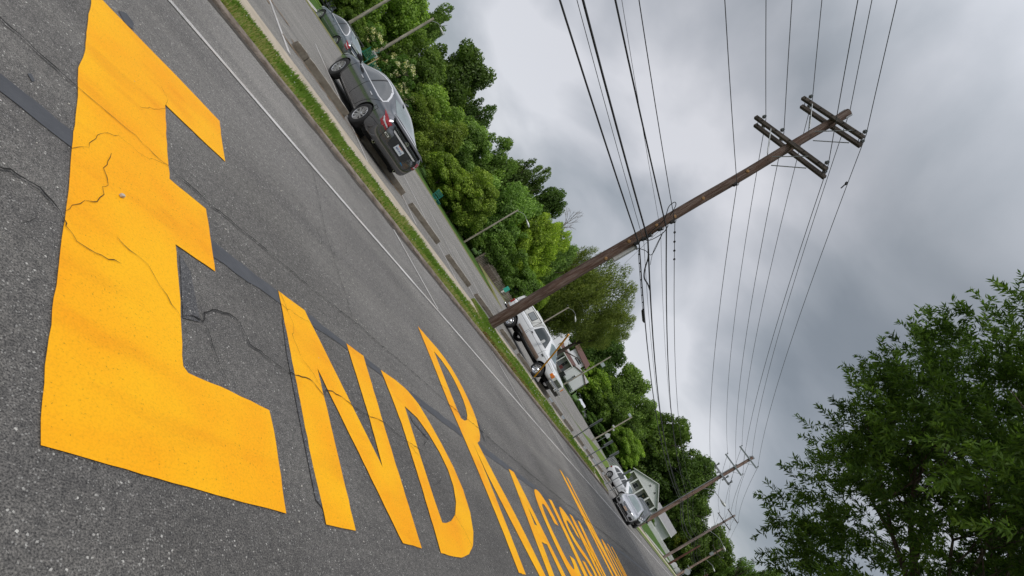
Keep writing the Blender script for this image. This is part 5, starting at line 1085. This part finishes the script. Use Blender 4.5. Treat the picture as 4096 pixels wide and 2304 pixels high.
# ------------------------------------------------------------------ houses
SID=mat('white_siding',(.66,.67,.68),.6,var=.04); WTR=mat('white_trim',(.76,.76,.76),.5,var=.03); RFR=mat('red_shingle',(.115,.06,.05),.85,var=.2,vs=5); RFG=mat('grey_roof',(.26,.255,.26),.8,var=.1,vs=2); DKW=mat('dark_window',(.03,.04,.045),.12); PWL=mat('porch_wall',(.45,.45,.42),.7); DOOR=mat('green_door',(.03,.06,.05),.5)
def siding(parent,name,poly,y,m=None):
    """wall in local xz plane with lap boards"""
    zmin=min(p[1] for p in poly); zmax=max(p[1] for p in poly); mb=MB(); mb.ext(poly,y,y+.12)
    z=zmin
    def cut(z):
        xs=[]
        for i in range(len(poly)):
            a,b=poly[i],poly[(i+1)%len(poly)]
            if (a[1]-z)*(b[1]-z)<0: xs.append(a[0]+(b[0]-a[0])*(z-a[1])/(b[1]-a[1]))
        return (min(xs),max(xs)) if len(xs)>1 else None
    while z<zmax-.1:
        c=cut(z+.11)
        if c: mb.add([(c[0],y-.004,z+.22),(c[1],y-.004,z+.22),(c[1],y-.03,z+.02),(c[0],y-.03,z+.02),(c[0],y-.004,z+.01),(c[1],y-.004,z+.01)],[(0,1,2,3),(3,2,5,4)])
        z+=.22
    return mb.obj(name,m or SID,parent,recalc=False)
def window(parent,x,y,z,w,h,shutter=False,face=-1):
    mb=MB(); mb.box((x,y+face*.03,z),(w+.16,.06,h+.16)); f=mb.obj('window',WTR,parent,bevel=.01)
    MB().box((x,y+face*.055,z),(w,.03,h)).obj('pane',DKW,f); MB().box((x,y+face*.075,z),(w,.02,.04)).obj('sash',WTR,f)
    return f
# red roofed house, local x to the right, y away from the viewer
h=thing('house','white sided house with red brown shingle roofs behind the pickup','house',(87.5,48.41,.0),math.atan2(-.894,.447))
siding(h,'wall',[(.3,.5),(8.6,.5),(8.6,3.4),(4.7,3.4),(4.7,4.0),(.3,4.0)],2.4); mb=MB(); mb.box((4.4,5.5,2.2),(8.4,6,4.0)); mb.obj('house_core',SID,h)
siding(h,'gable_wing_wall',[(4.75,.9),(8.35,.9),(8.35,3.45),(6.6,4.05),(4.75,3.5)],.2)
mb=MB(); mb.box((6.55,1.3,2.0),(3.5,2.0,2.6)); mb.obj('wing_core',SID,h)
mb=MB(); mb.ext([(4.5,3.45),(6.55,4.2),(8.65,3.45),(8.65,3.33),(6.55,4.06),(4.5,3.33)],.0,3.0); mb.obj('wing_roof',RFR,h)
mb=MB(); mb.add([(-.3,-.1,3.10),(4.75,-.1,3.10),(4.75,3.0,4.0),(-.3,3.0,4.0),(-.3,-.1,3.0),(4.75,-.1,3.0),(4.75,3.0,3.9),(-.3,3.0,3.9)],[(0,1,2,3),(7,6,5,4),(0,4,5,1),(1,5,6,2),(2,6,7,3),(3,7,4,0)]); mb.obj('porch_roof',RFR,h); MB().box((2.2,-.12,3.03),(5.1,.06,.14)).obj('gutter_board',WTR,h)
MB().box((2.25,1.2,.78),(5.0,2.5,.2)).obj('porch_floor',mat('porch_floor',(.20,.19,.18)),h); MB().box((2.25,-.05,.38),(5.0,.08,.75)).obj('porch_skirt',mat('porch_skirt',(.10,.09,.08)),h)
for x in(-.1,2.3,4.6): MB().box((x,.05,1.95),(.14,.14,2.2)).obj('porch_post',WTR,h)
for x in(.9,2.1,3.4): window(h,x,2.38,2.1,.55,1.3)
window(h,6.3,.18,2.3,.35,.6); 
for s,(x,z) in enumerate(((1.3,1.2),(3.6,1.15))): MB().box((x,.4,z),(.7,.5,.7)).obj('porch_chair',mat('dark_red_chair',(.10,.02,.02),.6) if s else mat('white_chair',(.5,.5,.5)),h,bevel=.05)
siding(h,'dormer_wall',[(2.0,3.9),(5.6,3.9),(5.6,5.0),(4.9,5.25),(2.0,5.5)],3.2); mb=MB(); mb.box((3.8,4.6,4.6),(3.6,2.6,1.4)); mb.obj('dormer_core',SID,h); window(h,4.2,3.15,4.55,1.5,.6)
mb=MB(); mb.add([(1.6,2.8,5.55),(6.3,2.8,5.1),(6.0,4.8,6.2),(1.6,4.8,6.5),(1.6,2.8,5.42),(6.3,2.8,4.97),(6.0,4.8,6.08),(1.6,4.8,6.38)],[(0,1,2,3),(7,6,5,4),(0,4,5,1),(1,5,6,2),(2,6,7,3),(3,7,4,0)]); mb.obj('upper_roof',RFR,h)
t=thing('trash_bin','dark wheeled trash bin beside the red roofed house','trash bin',(88.9,43.7,.0)); mb=MB(); mb.ext([(-.28,.1),(.28,.1),(.36,1.15),(-.36,1.15)],-.35,.35); mb.obj('bin',BLK,t,bevel=.03); MB().box((0,0,1.19),(.78,.76,.08)).obj('lid',BLK,t,bevel=.02)
for s in(-1,1): mb=MB(); mb.lathe([(0,-.04),(.11,-.04),(.11,.04),(0,.04)],12,origin=(.3,s*.33,.11),axis='Y'); mb.obj('wheel',RUB,t)
# white gabled house with the columned porch
h=thing('house','white gabled house with a four column porch behind the white vehicles','house',(125.95,32.3,.0),math.atan2(-.976,.22))
mb=MB(); mb.box((4.1,6.2,2.0),(8.2,8,3.6)); mb.obj('wall',PWL,h)
siding(h,'gable',[(-.4,3.55),(8.7,3.30),(8.7,3.45),(4.7,6.45),(-.4,3.80)],.0)
MB().box((4.1,1.1,.62),(8.4,2.3,.22)).obj('porch_floor',mat('porch_floor2',(.35,.34,.33)),h); MB().box((4.1,.03,.28),(8.4,.08,.55)).obj('porch_skirt',WTR,h); MB().box((4.1,.0,3.38),(9.0,.16,.25)).obj('porch_beam',WTR,h)
for x in(-.25,1.6,3.8,5.95,8.15): MB().box((x,.10,2.0),(.30,.30,2.7)).obj('porch_column',WTR,h,bevel=.02)
mb=MB(); mb.box((2.7,.1,1.35),(2.0,.05,.06)); mb.box((2.7,.1,.85),(2.0,.05,.06))
for i in range(16): mb.box((1.8+i*.125,.1,1.1),(.045,.04,.5))
mb.obj('porch_railing',WTR,h)
mb=MB()
for x0,x1 in((5.95,8.15),(-.25,1.6)):
    mb.box(((x0+x1)/2,.1,1.35),(x1-x0,.05,.06))
    for i in range(int((x1-x0)/.13)): mb.box((x0+.1+i*.13,.1,1.1),(.045,.04,.5))
mb.obj('porch_railing',WTR,h)
MB().box((5.2,2.18,1.8),(1.0,.06,2.1)).obj('door',DOOR,h); window(h,2.5,2.2,2.0,.9,1.1); window(h,7.0,2.2,2.0,.8,1.1); window(h,4.1,-.0,4.78,.42,.42); window(h,5.8,-.0,4.78,.42,.42)
MB().lathe([(.0,0),(.22,0),(.22,.05),(0,.05)],16,origin=(5.2,2.08,2.25),axis='Y').obj('door_wreath',mat('wreath',(.35,.25,.15)),h)
mb=MB(); 
for s,(xa,za,xb,zb) in enumerate(((-.75,3.72,4.7,6.62),(4.7,6.62,9.2,3.28))):
    mb.add([(xa,-.35,za),(xb,-.35,zb),(xb,10.3,zb),(xa,10.3,za),(xa,-.35,za-.14),(xb,-.35,zb-.14),(xb,10.3,zb-.14),(xa,10.3,za-.14)],[(0,1,2,3),(7,6,5,4),(0,4,5,1),(1,5,6,2),(2,6,7,3),(3,7,4,0)])
mb.obj('roof',RFG,h)
mb=MB()
for (xa,za,xb,zb) in((-.8,3.66,4.7,6.58),(4.7,6.58,9.25,3.22)): mb.tube([(xa,-.40,za),(xb,-.40,zb)],.10,4)
mb.obj('barge_board',WTR,h)
mb=MB(); mb.box((11.4,4.2,1.6),(6.4,4,2.8)); mb.obj('wing_wall',SID,h)
mb=MB(); mb.add([(8.0,1.2,3.05),(14.9,1.2,2.95),(14.9,4.2,4.55),(8.0,4.2,4.75),(8.0,7.2,3.0),(14.9,7.2,2.95)],[(0,1,2,3),(3,2,5,4),(0,3,4),(1,5,2),(0,4,5,1)]); mb.obj('wing_roof',RFG,h); MB().box((11.4,1.15,2.93),(7.1,.06,.16)).obj('gutter_board',WTR,h)
siding(h,'wing_siding',[(8.3,.2),(11.5,.2),(11.5,2.85),(8.3,2.85)],2.0); MB().box((9.2,1.7,1.9),(1.5,.5,1.8)).obj('bay_window',mat('bay_grey',(.42,.44,.45)),h,bevel=.03)
MB().box((8.9,.9,1.2),(.12,1.2,1.6)).obj('stair_rail',WTR,h)
t=fence_run('picket_fence','long white picket fence in front of the white gabled house',(118.5,20.6),(146,15.6),.0,1.05,.30,.17,WTR,rails=(.25,.78),point=True,th=.03,post=3.5)
t=fence_run('picket_fence','shorter white picket fence set back at the driveway corner',(121,26.0),(127,23.6),.0,1.0,.30,.17,WTR,rails=(.25,.78),point=True,th=.03,post=3)
struct('driveway',sheet('driveway',[(62.6,10.5),(120,13.5),(150,13.2),(150,12.4),(110,11.6),(62.6,9.9)],.038,PATH))
# small white sheds and trailer seen between the far trees
def little(label,x,y,rz,parts,cat='shed',name='garden_shed'):
    t=thing(name,label,cat,(x,y,.0),rz)
    for nm,c,d,m in parts: MB().box(c,d).obj(nm,m,t,bevel=.02)
    return t
t=thing('porch_steps','white railed steps leading to a porch under the trees','steps',(102.3,40.4,.0),R(-68))
for i in range(4): MB().box((0,.3*i,.15+.17*i),(1.2,.3,.12)).obj('step',WTR,t)
for s in(-1,1): mb=MB(); mb.tube([(s*.62,-.1,1.0),(s*.62,1.1,1.7)],.06,4); mb.tube([(s*.62,-.1,.0),(s*.62,-.1,1.0)],.06,4); mb.tube([(s*.62,1.1,.6),(s*.62,1.1,1.7)],.06,4); mb.obj('handrail',WTR,t)
mb=MB(); mb.box((0,1.6,2.3),(1.6,.5,.5)); mb.box((-.4,1.5,1.3),(.2,.2,1.6)); mb.obj('porch_front',WTR,t)
t=thing('camper_trailer','small white camper trailer parked under the trees beyond the sign posts','trailer',(104.7,33.6,.0),R(-68))
mb=MB(); mb.ext([(-1.1,.45),(1.1,.45),(1.15,1.1),(.8,1.75),(-.9,1.8),(-1.1,1.2)],-.8,.8); mb.obj('body',mat('trailer_white',(.55,.57,.58),.5),t,bevel=.08,seg=2)
for x in(-.3,.4): MB().box((x,-.81,1.3),(.4,.03,.3)).obj('window',DKW,t)
for s in(-1,1): MB().lathe([(0,-.1),(.28,-.1),(.28,.1),(0,.1)],14,origin=(0,s*.72,.3),axis='Y').obj('wheel',RUB,t)
t=thing('parked_car','pale car half hidden in shade right of the red roofed house','car',(89.0,37.0,.0),R(20)); mb=MB(); mb.ext([(-2,.3),(2,.3),(2.1,.8),(1.2,.95),(.6,1.4),(-1.0,1.42),(-1.7,.95),(-2.1,.85)],-.85,.85); mb.obj('body',SLV,t,bevel=.1,seg=2)
for d in(-.86,.86): MB().ext([(1.0,.95),(.5,1.33),(-.95,1.34),(-1.5,.95)],d-.01,d+.01).obj('window',DKW,t)
for x in(-1.3,1.3):
    for s in(-1,1): MB().lathe([(0,-.1),(.32,-.1),(.32,.1),(0,.1)],14,origin=(x,s*.8,.32),axis='Y').obj('wheel',RUB,t)
TK=mat('tank_white',(.66,.66,.67),.5,var=.06)
for i,(x,y,l) in enumerate(((111.4,11.35,'left'),(111.5,10.45,'right'))):
    t=thing('storage_tank','rounded white container at the end of the picket fence, %s one of two'%l,'tank',(x,y,.0),0,'white containers at the fence end')
    mb=MB(); mb.ext([(-.42,.12),(.42,.12),(.44,.75),(.34,.98),(.12,1.07),(-.12,1.07),(-.34,.98),(-.44,.75)],-.6,.6,'YZ'); mb.obj('shell',TK,t,bevel=.05,seg=2); MB().box((-.02,0,.06),(1.0,.7,.12)).obj('base',BLK,t)
# ------------------------------------------------------------------ trees
LF=leaf_mat('foliage',(.045,.078,.020),(.17,.265,.055),(.36,.47,.10))
LFW=leaf_mat('willow_leaf',(.036,.066,.018),(.145,.225,.050),(.31,.41,.11))
LFC=leaf_mat('blossom_foliage',(.05,.11,.02),(.13,.24,.045),(.85,.80,.50))
BK=wood('bark',(.06,.045,.035),(.13,.105,.085),(5,5,1)); BKP_=wood('pale_bark',(.16,.14,.12),(.28,.25,.22),(5,5,1))
def quadmesh(name,P,T,B,l,w,tint,m):
    n=len(P); v=np.empty((n,4,3)); l=l[:,None]; w=w[:,None]
    v[:,0]=P-T*l; v[:,1]=P+B*w; v[:,2]=P+T*l; v[:,3]=P-B*w
    me=bpy.data.meshes.new(name); me.vertices.add(4*n); me.vertices.foreach_set('co',v.astype(np.float32).ravel()); me.loops.add(4*n); me.loops.foreach_set('vertex_index',np.arange(4*n,dtype=np.int32))
    me.polygons.add(n); me.polygons.foreach_set('loop_start',np.arange(0,4*n,4,dtype=np.int32)); me.update(calc_edges=True)
    at=me.attributes.new('tint','FLOAT','FACE'); at.data.foreach_set('value',np.clip(tint,0,1).astype(np.float32)); me.materials.append(m); return me
def nrm(a): return a/np.maximum(np.linalg.norm(a,axis=1,keepdims=True),1e-9)
def crown(name,seed,n,nc,leaf,m=None,shape='round',rc=.24,young=.08,blossom=0,droop=0,aspect=.55,low=-.95):
    r=np.random.default_rng(seed); d=nrm(r.standard_normal((nc*3,3))); rad=r.random(nc*3)**.42
    c=d*rad[:,None]
    if shape=='cone':
        z=r.random(nc*3)**1.15; a=r.random(nc*3)*2*np.pi; q=(1-z)**.75*(.25+.75*r.random(nc*3)**.5); c=np.stack([q*np.cos(a),q*np.sin(a),z*2-1],1)
    elif shape=='tall':
        c[:,2]*=1.0; k=1-.25*np.clip(c[:,2],0,1); c[:,0]*=k; c[:,1]*=k
    # big lobes give an uneven outline
    lob=nrm(r.standard_normal((7,3))); f=np.max(c@lob.T/np.maximum(np.linalg.norm(c,axis=1,keepdims=True),1e-6),axis=1); c*= (.78+.30*np.clip(f,0,1)**2)[:,None]
    c=c[c[:,2]>low][:nc]; nc=len(c)
    rr=rc*(.55+.8*r.random(nc)); rr*=np.where(np.linalg.norm(c,axis=1)>.8,.75,1.1)
    p=rr**2; p/=p.sum(); k=r.choice(nc,n,p=p); dd=nrm(r.standard_normal((n,3))); dd[:,2]*=.8
    P=c[k]+dd*(rr[k]*(.45+.62*r.random(n)**.55))[:,None]
    if droop: P[:,2]-=droop*r.random(n)**2*rr[k]
    Nn=nrm(dd*.75+.55*r.standard_normal((n,3))+np.array([0,0,.35])); t=nrm(np.cross(Nn,r.standard_normal((n,3)))); 
    if droop: t=nrm(t+np.array([0,0,-droop*1.2])); 
    b=nrm(np.cross(Nn,t)); L=leaf*(.55+.9*r.random(n)); 
    ct=r.random(nc)*.34+.10*(r.random(nc)<.3); tint=.16+ct[k]+.18*r.standard_normal(n)*.6+.10*np.clip(dd[:,2],0,1)
    tint=np.where(r.random(n)<young,tint+.28,tint); tint=np.clip(tint,0,.86)
    if blossom:
        cl=r.random(nc)<blossom; tint=np.where(cl[k]&(dd[:,2]>-.1)&(r.random(n)<.55),1.0,np.minimum(tint,.6))
    return quadmesh(name,P,t,b,L,L*aspect,tint,m or LF)
CRW={'a':crown('crown',1,32000,80,.034),'b':crown('crown',2,32000,70,.034,shape='tall'),'c':crown('crown',3,34000,110,.031,rc=.20,young=.16),'d':crown('crown',4,32000,85,.034,rc=.22),
 'cone':crown('crown',5,20000,80,.038,shape='cone',rc=.20,aspect=.35),'will':crown('crown',6,46000,130,.027,m=LFW,rc=.19,droop=.9,aspect=.25),'blos':crown('crown',7,18000,80,.040,m=LFC,rc=.2,blossom=.42)}
def trunk_mesh(seed,nl=7,m=None):
    """height-1 trunk with limbs reaching into the crown"""
    r=random.Random(seed); mb=MB(); P=[Vector((0,0,-.05))]; 
    for i in range(1,7): P.append(P[-1]+Vector((r.uniform(-.02,.02),r.uniform(-.02,.02),.14)))
    mb.tube(P,[.032,.027,.023,.019,.014,.009,.004],9)
    for i in range(nl):
        k=r.randint(2,5); a=r.uniform(0,2*PI); s=P[k]; q=[s]; d=Vector((math.cos(a),math.sin(a),r.uniform(.7,1.5))).normalized()
        for j in range(4): d=(d+Vector((r.uniform(-.25,.25),r.uniform(-.25,.25),r.uniform(-.05,.2)))).normalized(); q.append(q[-1]+d*.085)
        mb.tube(q,[.012,.009,.006,.004,.002],6)
    return mb.mesh('trunk',m or BK,smooth=True)
TRK=[trunk_mesh(s) for s in(1,2,3)]
cnt=0
def tree(kind,label,az,r,el,hw,col,zc=None,bot=None,name='tree',cat='tree',group='trees behind the parking lot',ground=-.36,seed=None):
    """az,el,hw in degrees fix where the crown stands and how high and wide it grows at distance r metres"""
    global cnt; cnt+=1; rr=random.Random(cnt*7+3)
    x=r*math.cos(R(az)); y=r*math.sin(R(az)); top=1.38+r*math.tan(R(el)); R_=r*math.tan(R(hw)); b=ground+(top-ground)*(.02 if bot is None else bot)
    t=thing(name,label,cat,(x,y,ground),rr.uniform(0,6.28),group)
    hz=(top-b)/2/.95
    c=link('crown',CRW[kind],t,(0,0,(top+b)/2-ground)); c.scale=(R_,R_,hz); j=rr.uniform(.88,1.12); c.color=(col[0]*j*rr.uniform(.93,1.07),col[1]*j,col[2]*j*rr.uniform(.9,1.1),1); c.rotation_euler=(0,0,rr.uniform(0,6.28))
    k=link('trunk',TRK[cnt%3],t,(0,0,0)); H=(top-ground)*.95; k.scale=(H*.8,H*.8,H)
    return t
D1=(.66,.72,.66);MID=(1.12,1.16,1.05);BRT=(1.7,1.62,1.15);YEL_=(1.95,1.7,.9);OLV=(1.40,1.22,1.0);SOFT=(1.40,1.45,1.4)
TL=[ # kind, label, az, r, top el, half width, colour, bottom fraction
 ('a','mid green tree filling the top left corner of the tree line',74,58,9.2,6.5,MID,0),
 ('b','tall mid green tree left of the gap in the tree line',68.3,60,8.6,3.8,MID,0),
 ('c','feathery green tree behind the tall wooden post',65.8,56,7.0,3.6,BRT,0),
 ('b','narrow green tree just behind the lamp of the notice board post',63.2,62,8.0,1.9,MID,.1),
 ('d','large dark green tree with ragged round crown against the sky',57.6,78,9.5,3.7,D1,.05),
 ('b','dark upper branches sloping down to the right of the ragged tree',54.0,80,7.3,2.0,D1,.1),
 ('c','bright leafy tree below the large dark tree',60.4,54,5.6,3.2,MID,0),
 ('a','soft green tree right of the blossoms',56.0,52,4.4,3.2,SOFT,0),
 ('cone','olive cedar like tree behind the grey sedan roof',57.0,47,2.6,3.0,OLV,0),
 ('cone','second olive cedar like tree, right of the grey sedan',53.4,46,3.9,3.0,OLV,0),
 ('d','rounded soft green tree in the middle of the left tree line',52.0,58,6.0,3.2,SOFT,0),
 ('c','light green bushy tree low at the lot edge right of the grey sedan',50.2,43,1.8,2.8,BRT,0),
 ('a','mid green tree stepping up toward the middle of the tree line',49.0,60,7.4,2.8,MID,0),
 ('c','bright green tree with pale shoots at the lot edge',47.0,44,4.0,3.0,BRT,0),
 ('b','dark crown on the skyline left of the bare tree, left one of two',46.0,68,9.0,2.3,D1,.1),
 ('d','dark crown on the skyline left of the bare tree, right one of two',42.6,68,10.0,2.2,D1,.1),
 ('a','broad fresh green tree around the leaning lamp post',44.0,50,6.8,3.4,SOFT,0),
 ('c','yellow green tree over the board fence',40.6,52,7.6,2.6,YEL_,.05),
 ('a','low dark green thicket over the left part of the board fence',40.0,49,2.8,3.2,MID,.0),
 ('c','bright green tree behind the big utility pole',38.0,54,6.2,2.2,YEL_,.05),
 ('d','leafy mound behind the camper shell',36.0,50,2.9,2.4,MID,0),
 ('c','pale fresh branch mass right of the big utility pole',34.6,52,3.0,1.4,YEL_,.3),
 ('will','big feathery olive green tree right of the utility pole',31.8,66,10.9,4.2,OLV,.12),
 ('will','feathery shoulder of foliage on the left of the big olive tree',35.2,68,9.4,2.0,OLV,.1),
 ('will','hanging foliage on the right flank of the big olive tree',28.3,67,9.2,2.3,OLV,.36),
 ('c','fresh green tree below the bare tree',39.2,56,8.3,2.4,YEL_,.05),
 ('c','leafy crown filling the sky gap left of the olive tree',36.9,60,8.2,1.8,SOFT,.1),
 ('a','dark leafy crown between the olive tree and the red roofed house',27.0,118,7.2,2.2,D1,.12),
 ('b','dark tree filling the shade beneath the big olive tree',34.2,74,4.0,3.6,D1,0),
 ('d','dark green tree on the skyline right of the big olive tree',25.8,116,6.9,2.4,D1,.05),
 ('c','bright green tree over the red roofed house gable',24.0,113,3.7,2.8,BRT,.12),
 ('d','broad green tree above the grass island lamp',21.6,118,7.2,2.7,MID,.05),
 ('a','leafy tree low behind the sign posts',20.9,112,3.4,2.8,MID,.16),
 ('c','bright drooping tree left of the white gable',17.0,105,3.0,2.2,BRT,.22),
 ('d','green tree between the sign posts and the white gabled house',18.8,108,6.6,2.3,MID,.05),
 ('c','huge dark oak above the white gabled house, left half',15.4,150,8.1,3.2,D1,.02),
 ('c','huge dark oak above the white gabled house, right half',11.6,152,8.2,3.0,D1,.02),
 ('c','right flank of the huge dark oak beside the second pole',8.7,150,5.6,2.2,D1,.0),
 ('b','dark understorey behind the white gabled house',13.5,160,4.0,5.0,D1,0),
 ('c','yellowish green shrub tree behind the picket fence',7.9,152,2.5,1.9,(1.5,1.2,.75),.02),
 ('b','yellowish green shrub tree nearest the white containers',6.2,156,1.3,1.3,(1.4,1.15,.75),0),
 ('d','dark round tree behind the pale pole with lamp',5.9,150,5.5,2.4,D1,0),
 ('a','dark tree at the foot of the far skyline',3.4,158,4.4,2.4,MID,0),
 ('c','small tree at the bottom edge of the picture, left one of two',2.6,150,5.9,1.2,MID,.0),
 ('c','small tree at the bottom edge of the picture beside the big oak',.9,145,7.9,1.7,MID,.0),
 ('a','far green tree on the other side of the road',-2.2,140,8.5,2.4,MID,.0)]
for k,l,az,r,el,hw,col,bt in TL: tree(k,l,az,r,el,hw,col,bot=bt)
for l,az,r,el,hw in (('blossoming shrub with cream flower heads beside the grey sedan roof',60.8,48,3.0,1.9),('blossoming shrub with cream flowers left of the notice board post',64.6,50,1.6,2.0),('low blossoming shrub behind the play structure',62.8,52,1.9,1.6),('low blossoming shrub with few flowers right of the play structure',58.6,46.5,1.2,1.8)):
    tree('blos',l,az,r,el,hw,(1,1,1),bot=0,name='flowering_shrub',cat='shrub',group='blossoming shrubs by the playground')
for l,az,r,el,hw,col in (('low shrub at the hedge foot near the benches',70.0,50,2.5,3.4,MID),('shrub covering the lower trunk of the tall post',66.8,49,.9,2.0,MID),('bush before the red roofed house porch',29.4,96,-.1,.5,MID),('dark rounded bush by the lawn right of the trash bin',22.6,94,-.15,1.0,D1),('bush at the left end of the white house porch',14.5,124,.55,.45,BRT),('small bush beside the white house steps',9.9,126,.2,.6,MID),('low dark bush under the wing roof of the white house',9.0,150,.5,.8,D1),('shaded shrub mass under the trees behind the grass island',18.6,100,.6,3.0,D1),('dense shrub mass left of the red roofed house',34.0,70,1.2,4.0,D1),('shrub wall behind the lamp post beyond the lot',46.5,48,1.2,4.0,MID)):
    tree('d' if col is D1 else 'c',l,az,r,el,hw,col,bot=-.1,name='shrub',cat='shrub',group='shrubs beyond the lot')
# bare tree
t=thing('bare_tree','bare leafless tree standing above the green tree line','tree',(61*math.cos(R(39.4)),61*math.sin(R(39.4)),-.36))
rb=random.Random(5); mb=MB()
def branch(p,d,l,r,n):
    q=[p]
    for i in range(3): d=(d+Vector([rb.uniform(-.16,.16) for _ in range(3)])).normalized(); q.append(q[-1]+d*l/3)
    mb.tube(q,[r,r*.85,r*.7,r*.55],5,cap=False)
    if n>0:
        for k in range(3 if n>1 else 4):
            dd=(d+Vector([rb.uniform(-.65,.65),rb.uniform(-.65,.65),rb.uniform(-.25,.5)])).normalized(); branch(q[-1] if k<2 else q[2],dd,l*.72,r*.55,n-1)
mb.tube([(0,0,0),(.1,0,4),(0,.1,8.2)],[.2,.16,.12],8)
branch(Vector((0,.1,8.0)),Vector((.1,.1,1)),1.7,.11,4); branch(Vector((0,.1,7.4)),Vector((.6,-.5,.8)),1.3,.06,3)
mb.obj('trunk',BKP_,t,smooth=True)
# ------------------------------------------------------------------ big willow oak on the near side of the road
def big_oak():
    BX,BY=19.3,-5.5; t=thing('willow_oak','huge dark willow oak with narrow leaves at the lower right, nearest tree','tree',(BX,BY,.08))
    r=np.random.default_rng(21); cr=random.Random(9)
    cz=11.2; rad=np.array([9.0,9.0,9.7]); C0=np.array([0,0,cz])
    # limbs
    mb=MB(); mb.tube([(0,0,-.2),(.05,.1,2),(.0,.2,4.5)],[.62,.46,.38],14); ends=[]
    def limb(p,d,l,rd,n):
        q=[p]
        for i in range(4): d=(d+Vector([cr.uniform(-.14,.14),cr.uniform(-.14,.14),cr.uniform(-.04,.10)])).normalized(); q.append(q[-1]+d*l/4)
        mb.tube(q,[rd*(1-.13*i) for i in range(5)],8 if n>1 else 5,cap=False)
        if n<=2: ends.extend([tuple(x) for x in q[2:]])
        if n>0:
            for k in range(3):
                dd=(d+Vector([cr.uniform(-.7,.7),cr.uniform(-.7,.7),cr.uniform(-.25,.4)])).normalized(); limb(q[-1] if k<2 else q[2],dd,l*.74,rd*.56,n-1)
    for i in range(8):
        a=2*PI*i/8+.3; up=cr.uniform(.25,1.3); limb(Vector((0,.2,cr.uniform(3.6,6.5))),Vector((math.cos(a),math.sin(a),up)).normalized(),3.4,.21,4)
    limb(Vector((0,.2,4.5)),Vector((.05,.0,1)),3.6,.3,4)
    mb.obj('trunk',BK,t,smooth=True)
    # branch sprays: each a clump of long narrow leaves around a drooping twig
    E=np.array(ends); q=(E-C0)/rad; E=E[np.linalg.norm(q,axis=1)<1.02]
    ns=9500
    base=E[r.integers(0,len(E),ns//2)]+r.standard_normal((ns//2,3))*.5
    d=nrm(r.standard_normal((ns-ns//2,3))); lob=nrm(r.standard_normal((16,3))); f=np.max(d@lob.T,axis=1)
    rr=(.74+.28*np.clip((f-.55)/.45,0,1))*(.55+.45*r.random(len(d))**.4); s2=C0+d*rad*rr[:,None]
    # sprays gather in clumps with gaps between them
    cc_=s2[r.integers(0,len(s2),300)]; cc_=cc_[cc_[:,2]>3.2]; kk=r.integers(0,len(cc_),int(ns*.72)); s2=cc_[kk]+r.standard_normal((len(kk),3))*np.array([.62,.62,.42])
    cl=np.concatenate([base[:int(ns*.28)],s2]); kc=np.concatenate([np.full(int(ns*.28),0),kk])
    k=(np.linalg.norm((cl-C0)/rad,axis=1)<1.07)&(cl[:,2]>3.0); cl=cl[k]; kc=kc[k]; ns=len(cl); cbr=r.random(400)
    twd=nrm((cl-C0)/rad+.6*r.standard_normal((ns,3))+np.array([0,0,.1])); tl=.55+.5*r.random(ns); ctint=.03+.20*r.random(ns)+.30*cbr[kc]**2+.22*(r.random(ns)<.08)
    per=52; n=ns*per; k=np.repeat(np.arange(ns),per); u=r.random(n)
    side=nrm(np.cross(twd[k],r.standard_normal((n,3)))); P=cl[k]+twd[k]*(u*tl[k])[:,None]+side*(.22*r.random(n)**.7*(1-u*.6))[:,None]
    T=nrm(twd[k]*.6+side*.8+.25*r.standard_normal((n,3))+np.array([0,0,-.12])); B=nrm(np.cross(T,r.standard_normal((n,3)))); L=.075+.045*r.random(n)
    tint=np.clip(ctint[k]+.10*r.standard_normal(n)+.18*(u>.8),0,.95)
    me=quadmesh('crown',P,T,B,L,L*.24,tint,LFW); c=link('crown',me,t); c.color=(1.05,1.12,.95,1)
big_oak()
# trees on the near side and behind, which light and reflections see
for i,(x,y,s,lab) in enumerate(((-14,-16,6,'broad tree on the near side behind the viewpoint'),(-30,-12,7,'tree farther back on the near side'),(2,-22,6.5,'tree on the near side opposite the lettering'),(38,-13,6,'tree on the near side past the willow oak'))):
    t=thing('tree',lab,'tree',(x,y,.08),i,'trees on the near side'); c=link('crown',CRW['abcd'[i]],t,(0,0,s*1.25)); c.scale=(s,s,s); c.color=(*MID,1); k=link('trunk',TRK[i%3],t); k.scale=(s*1.5,s*1.5,s*2)
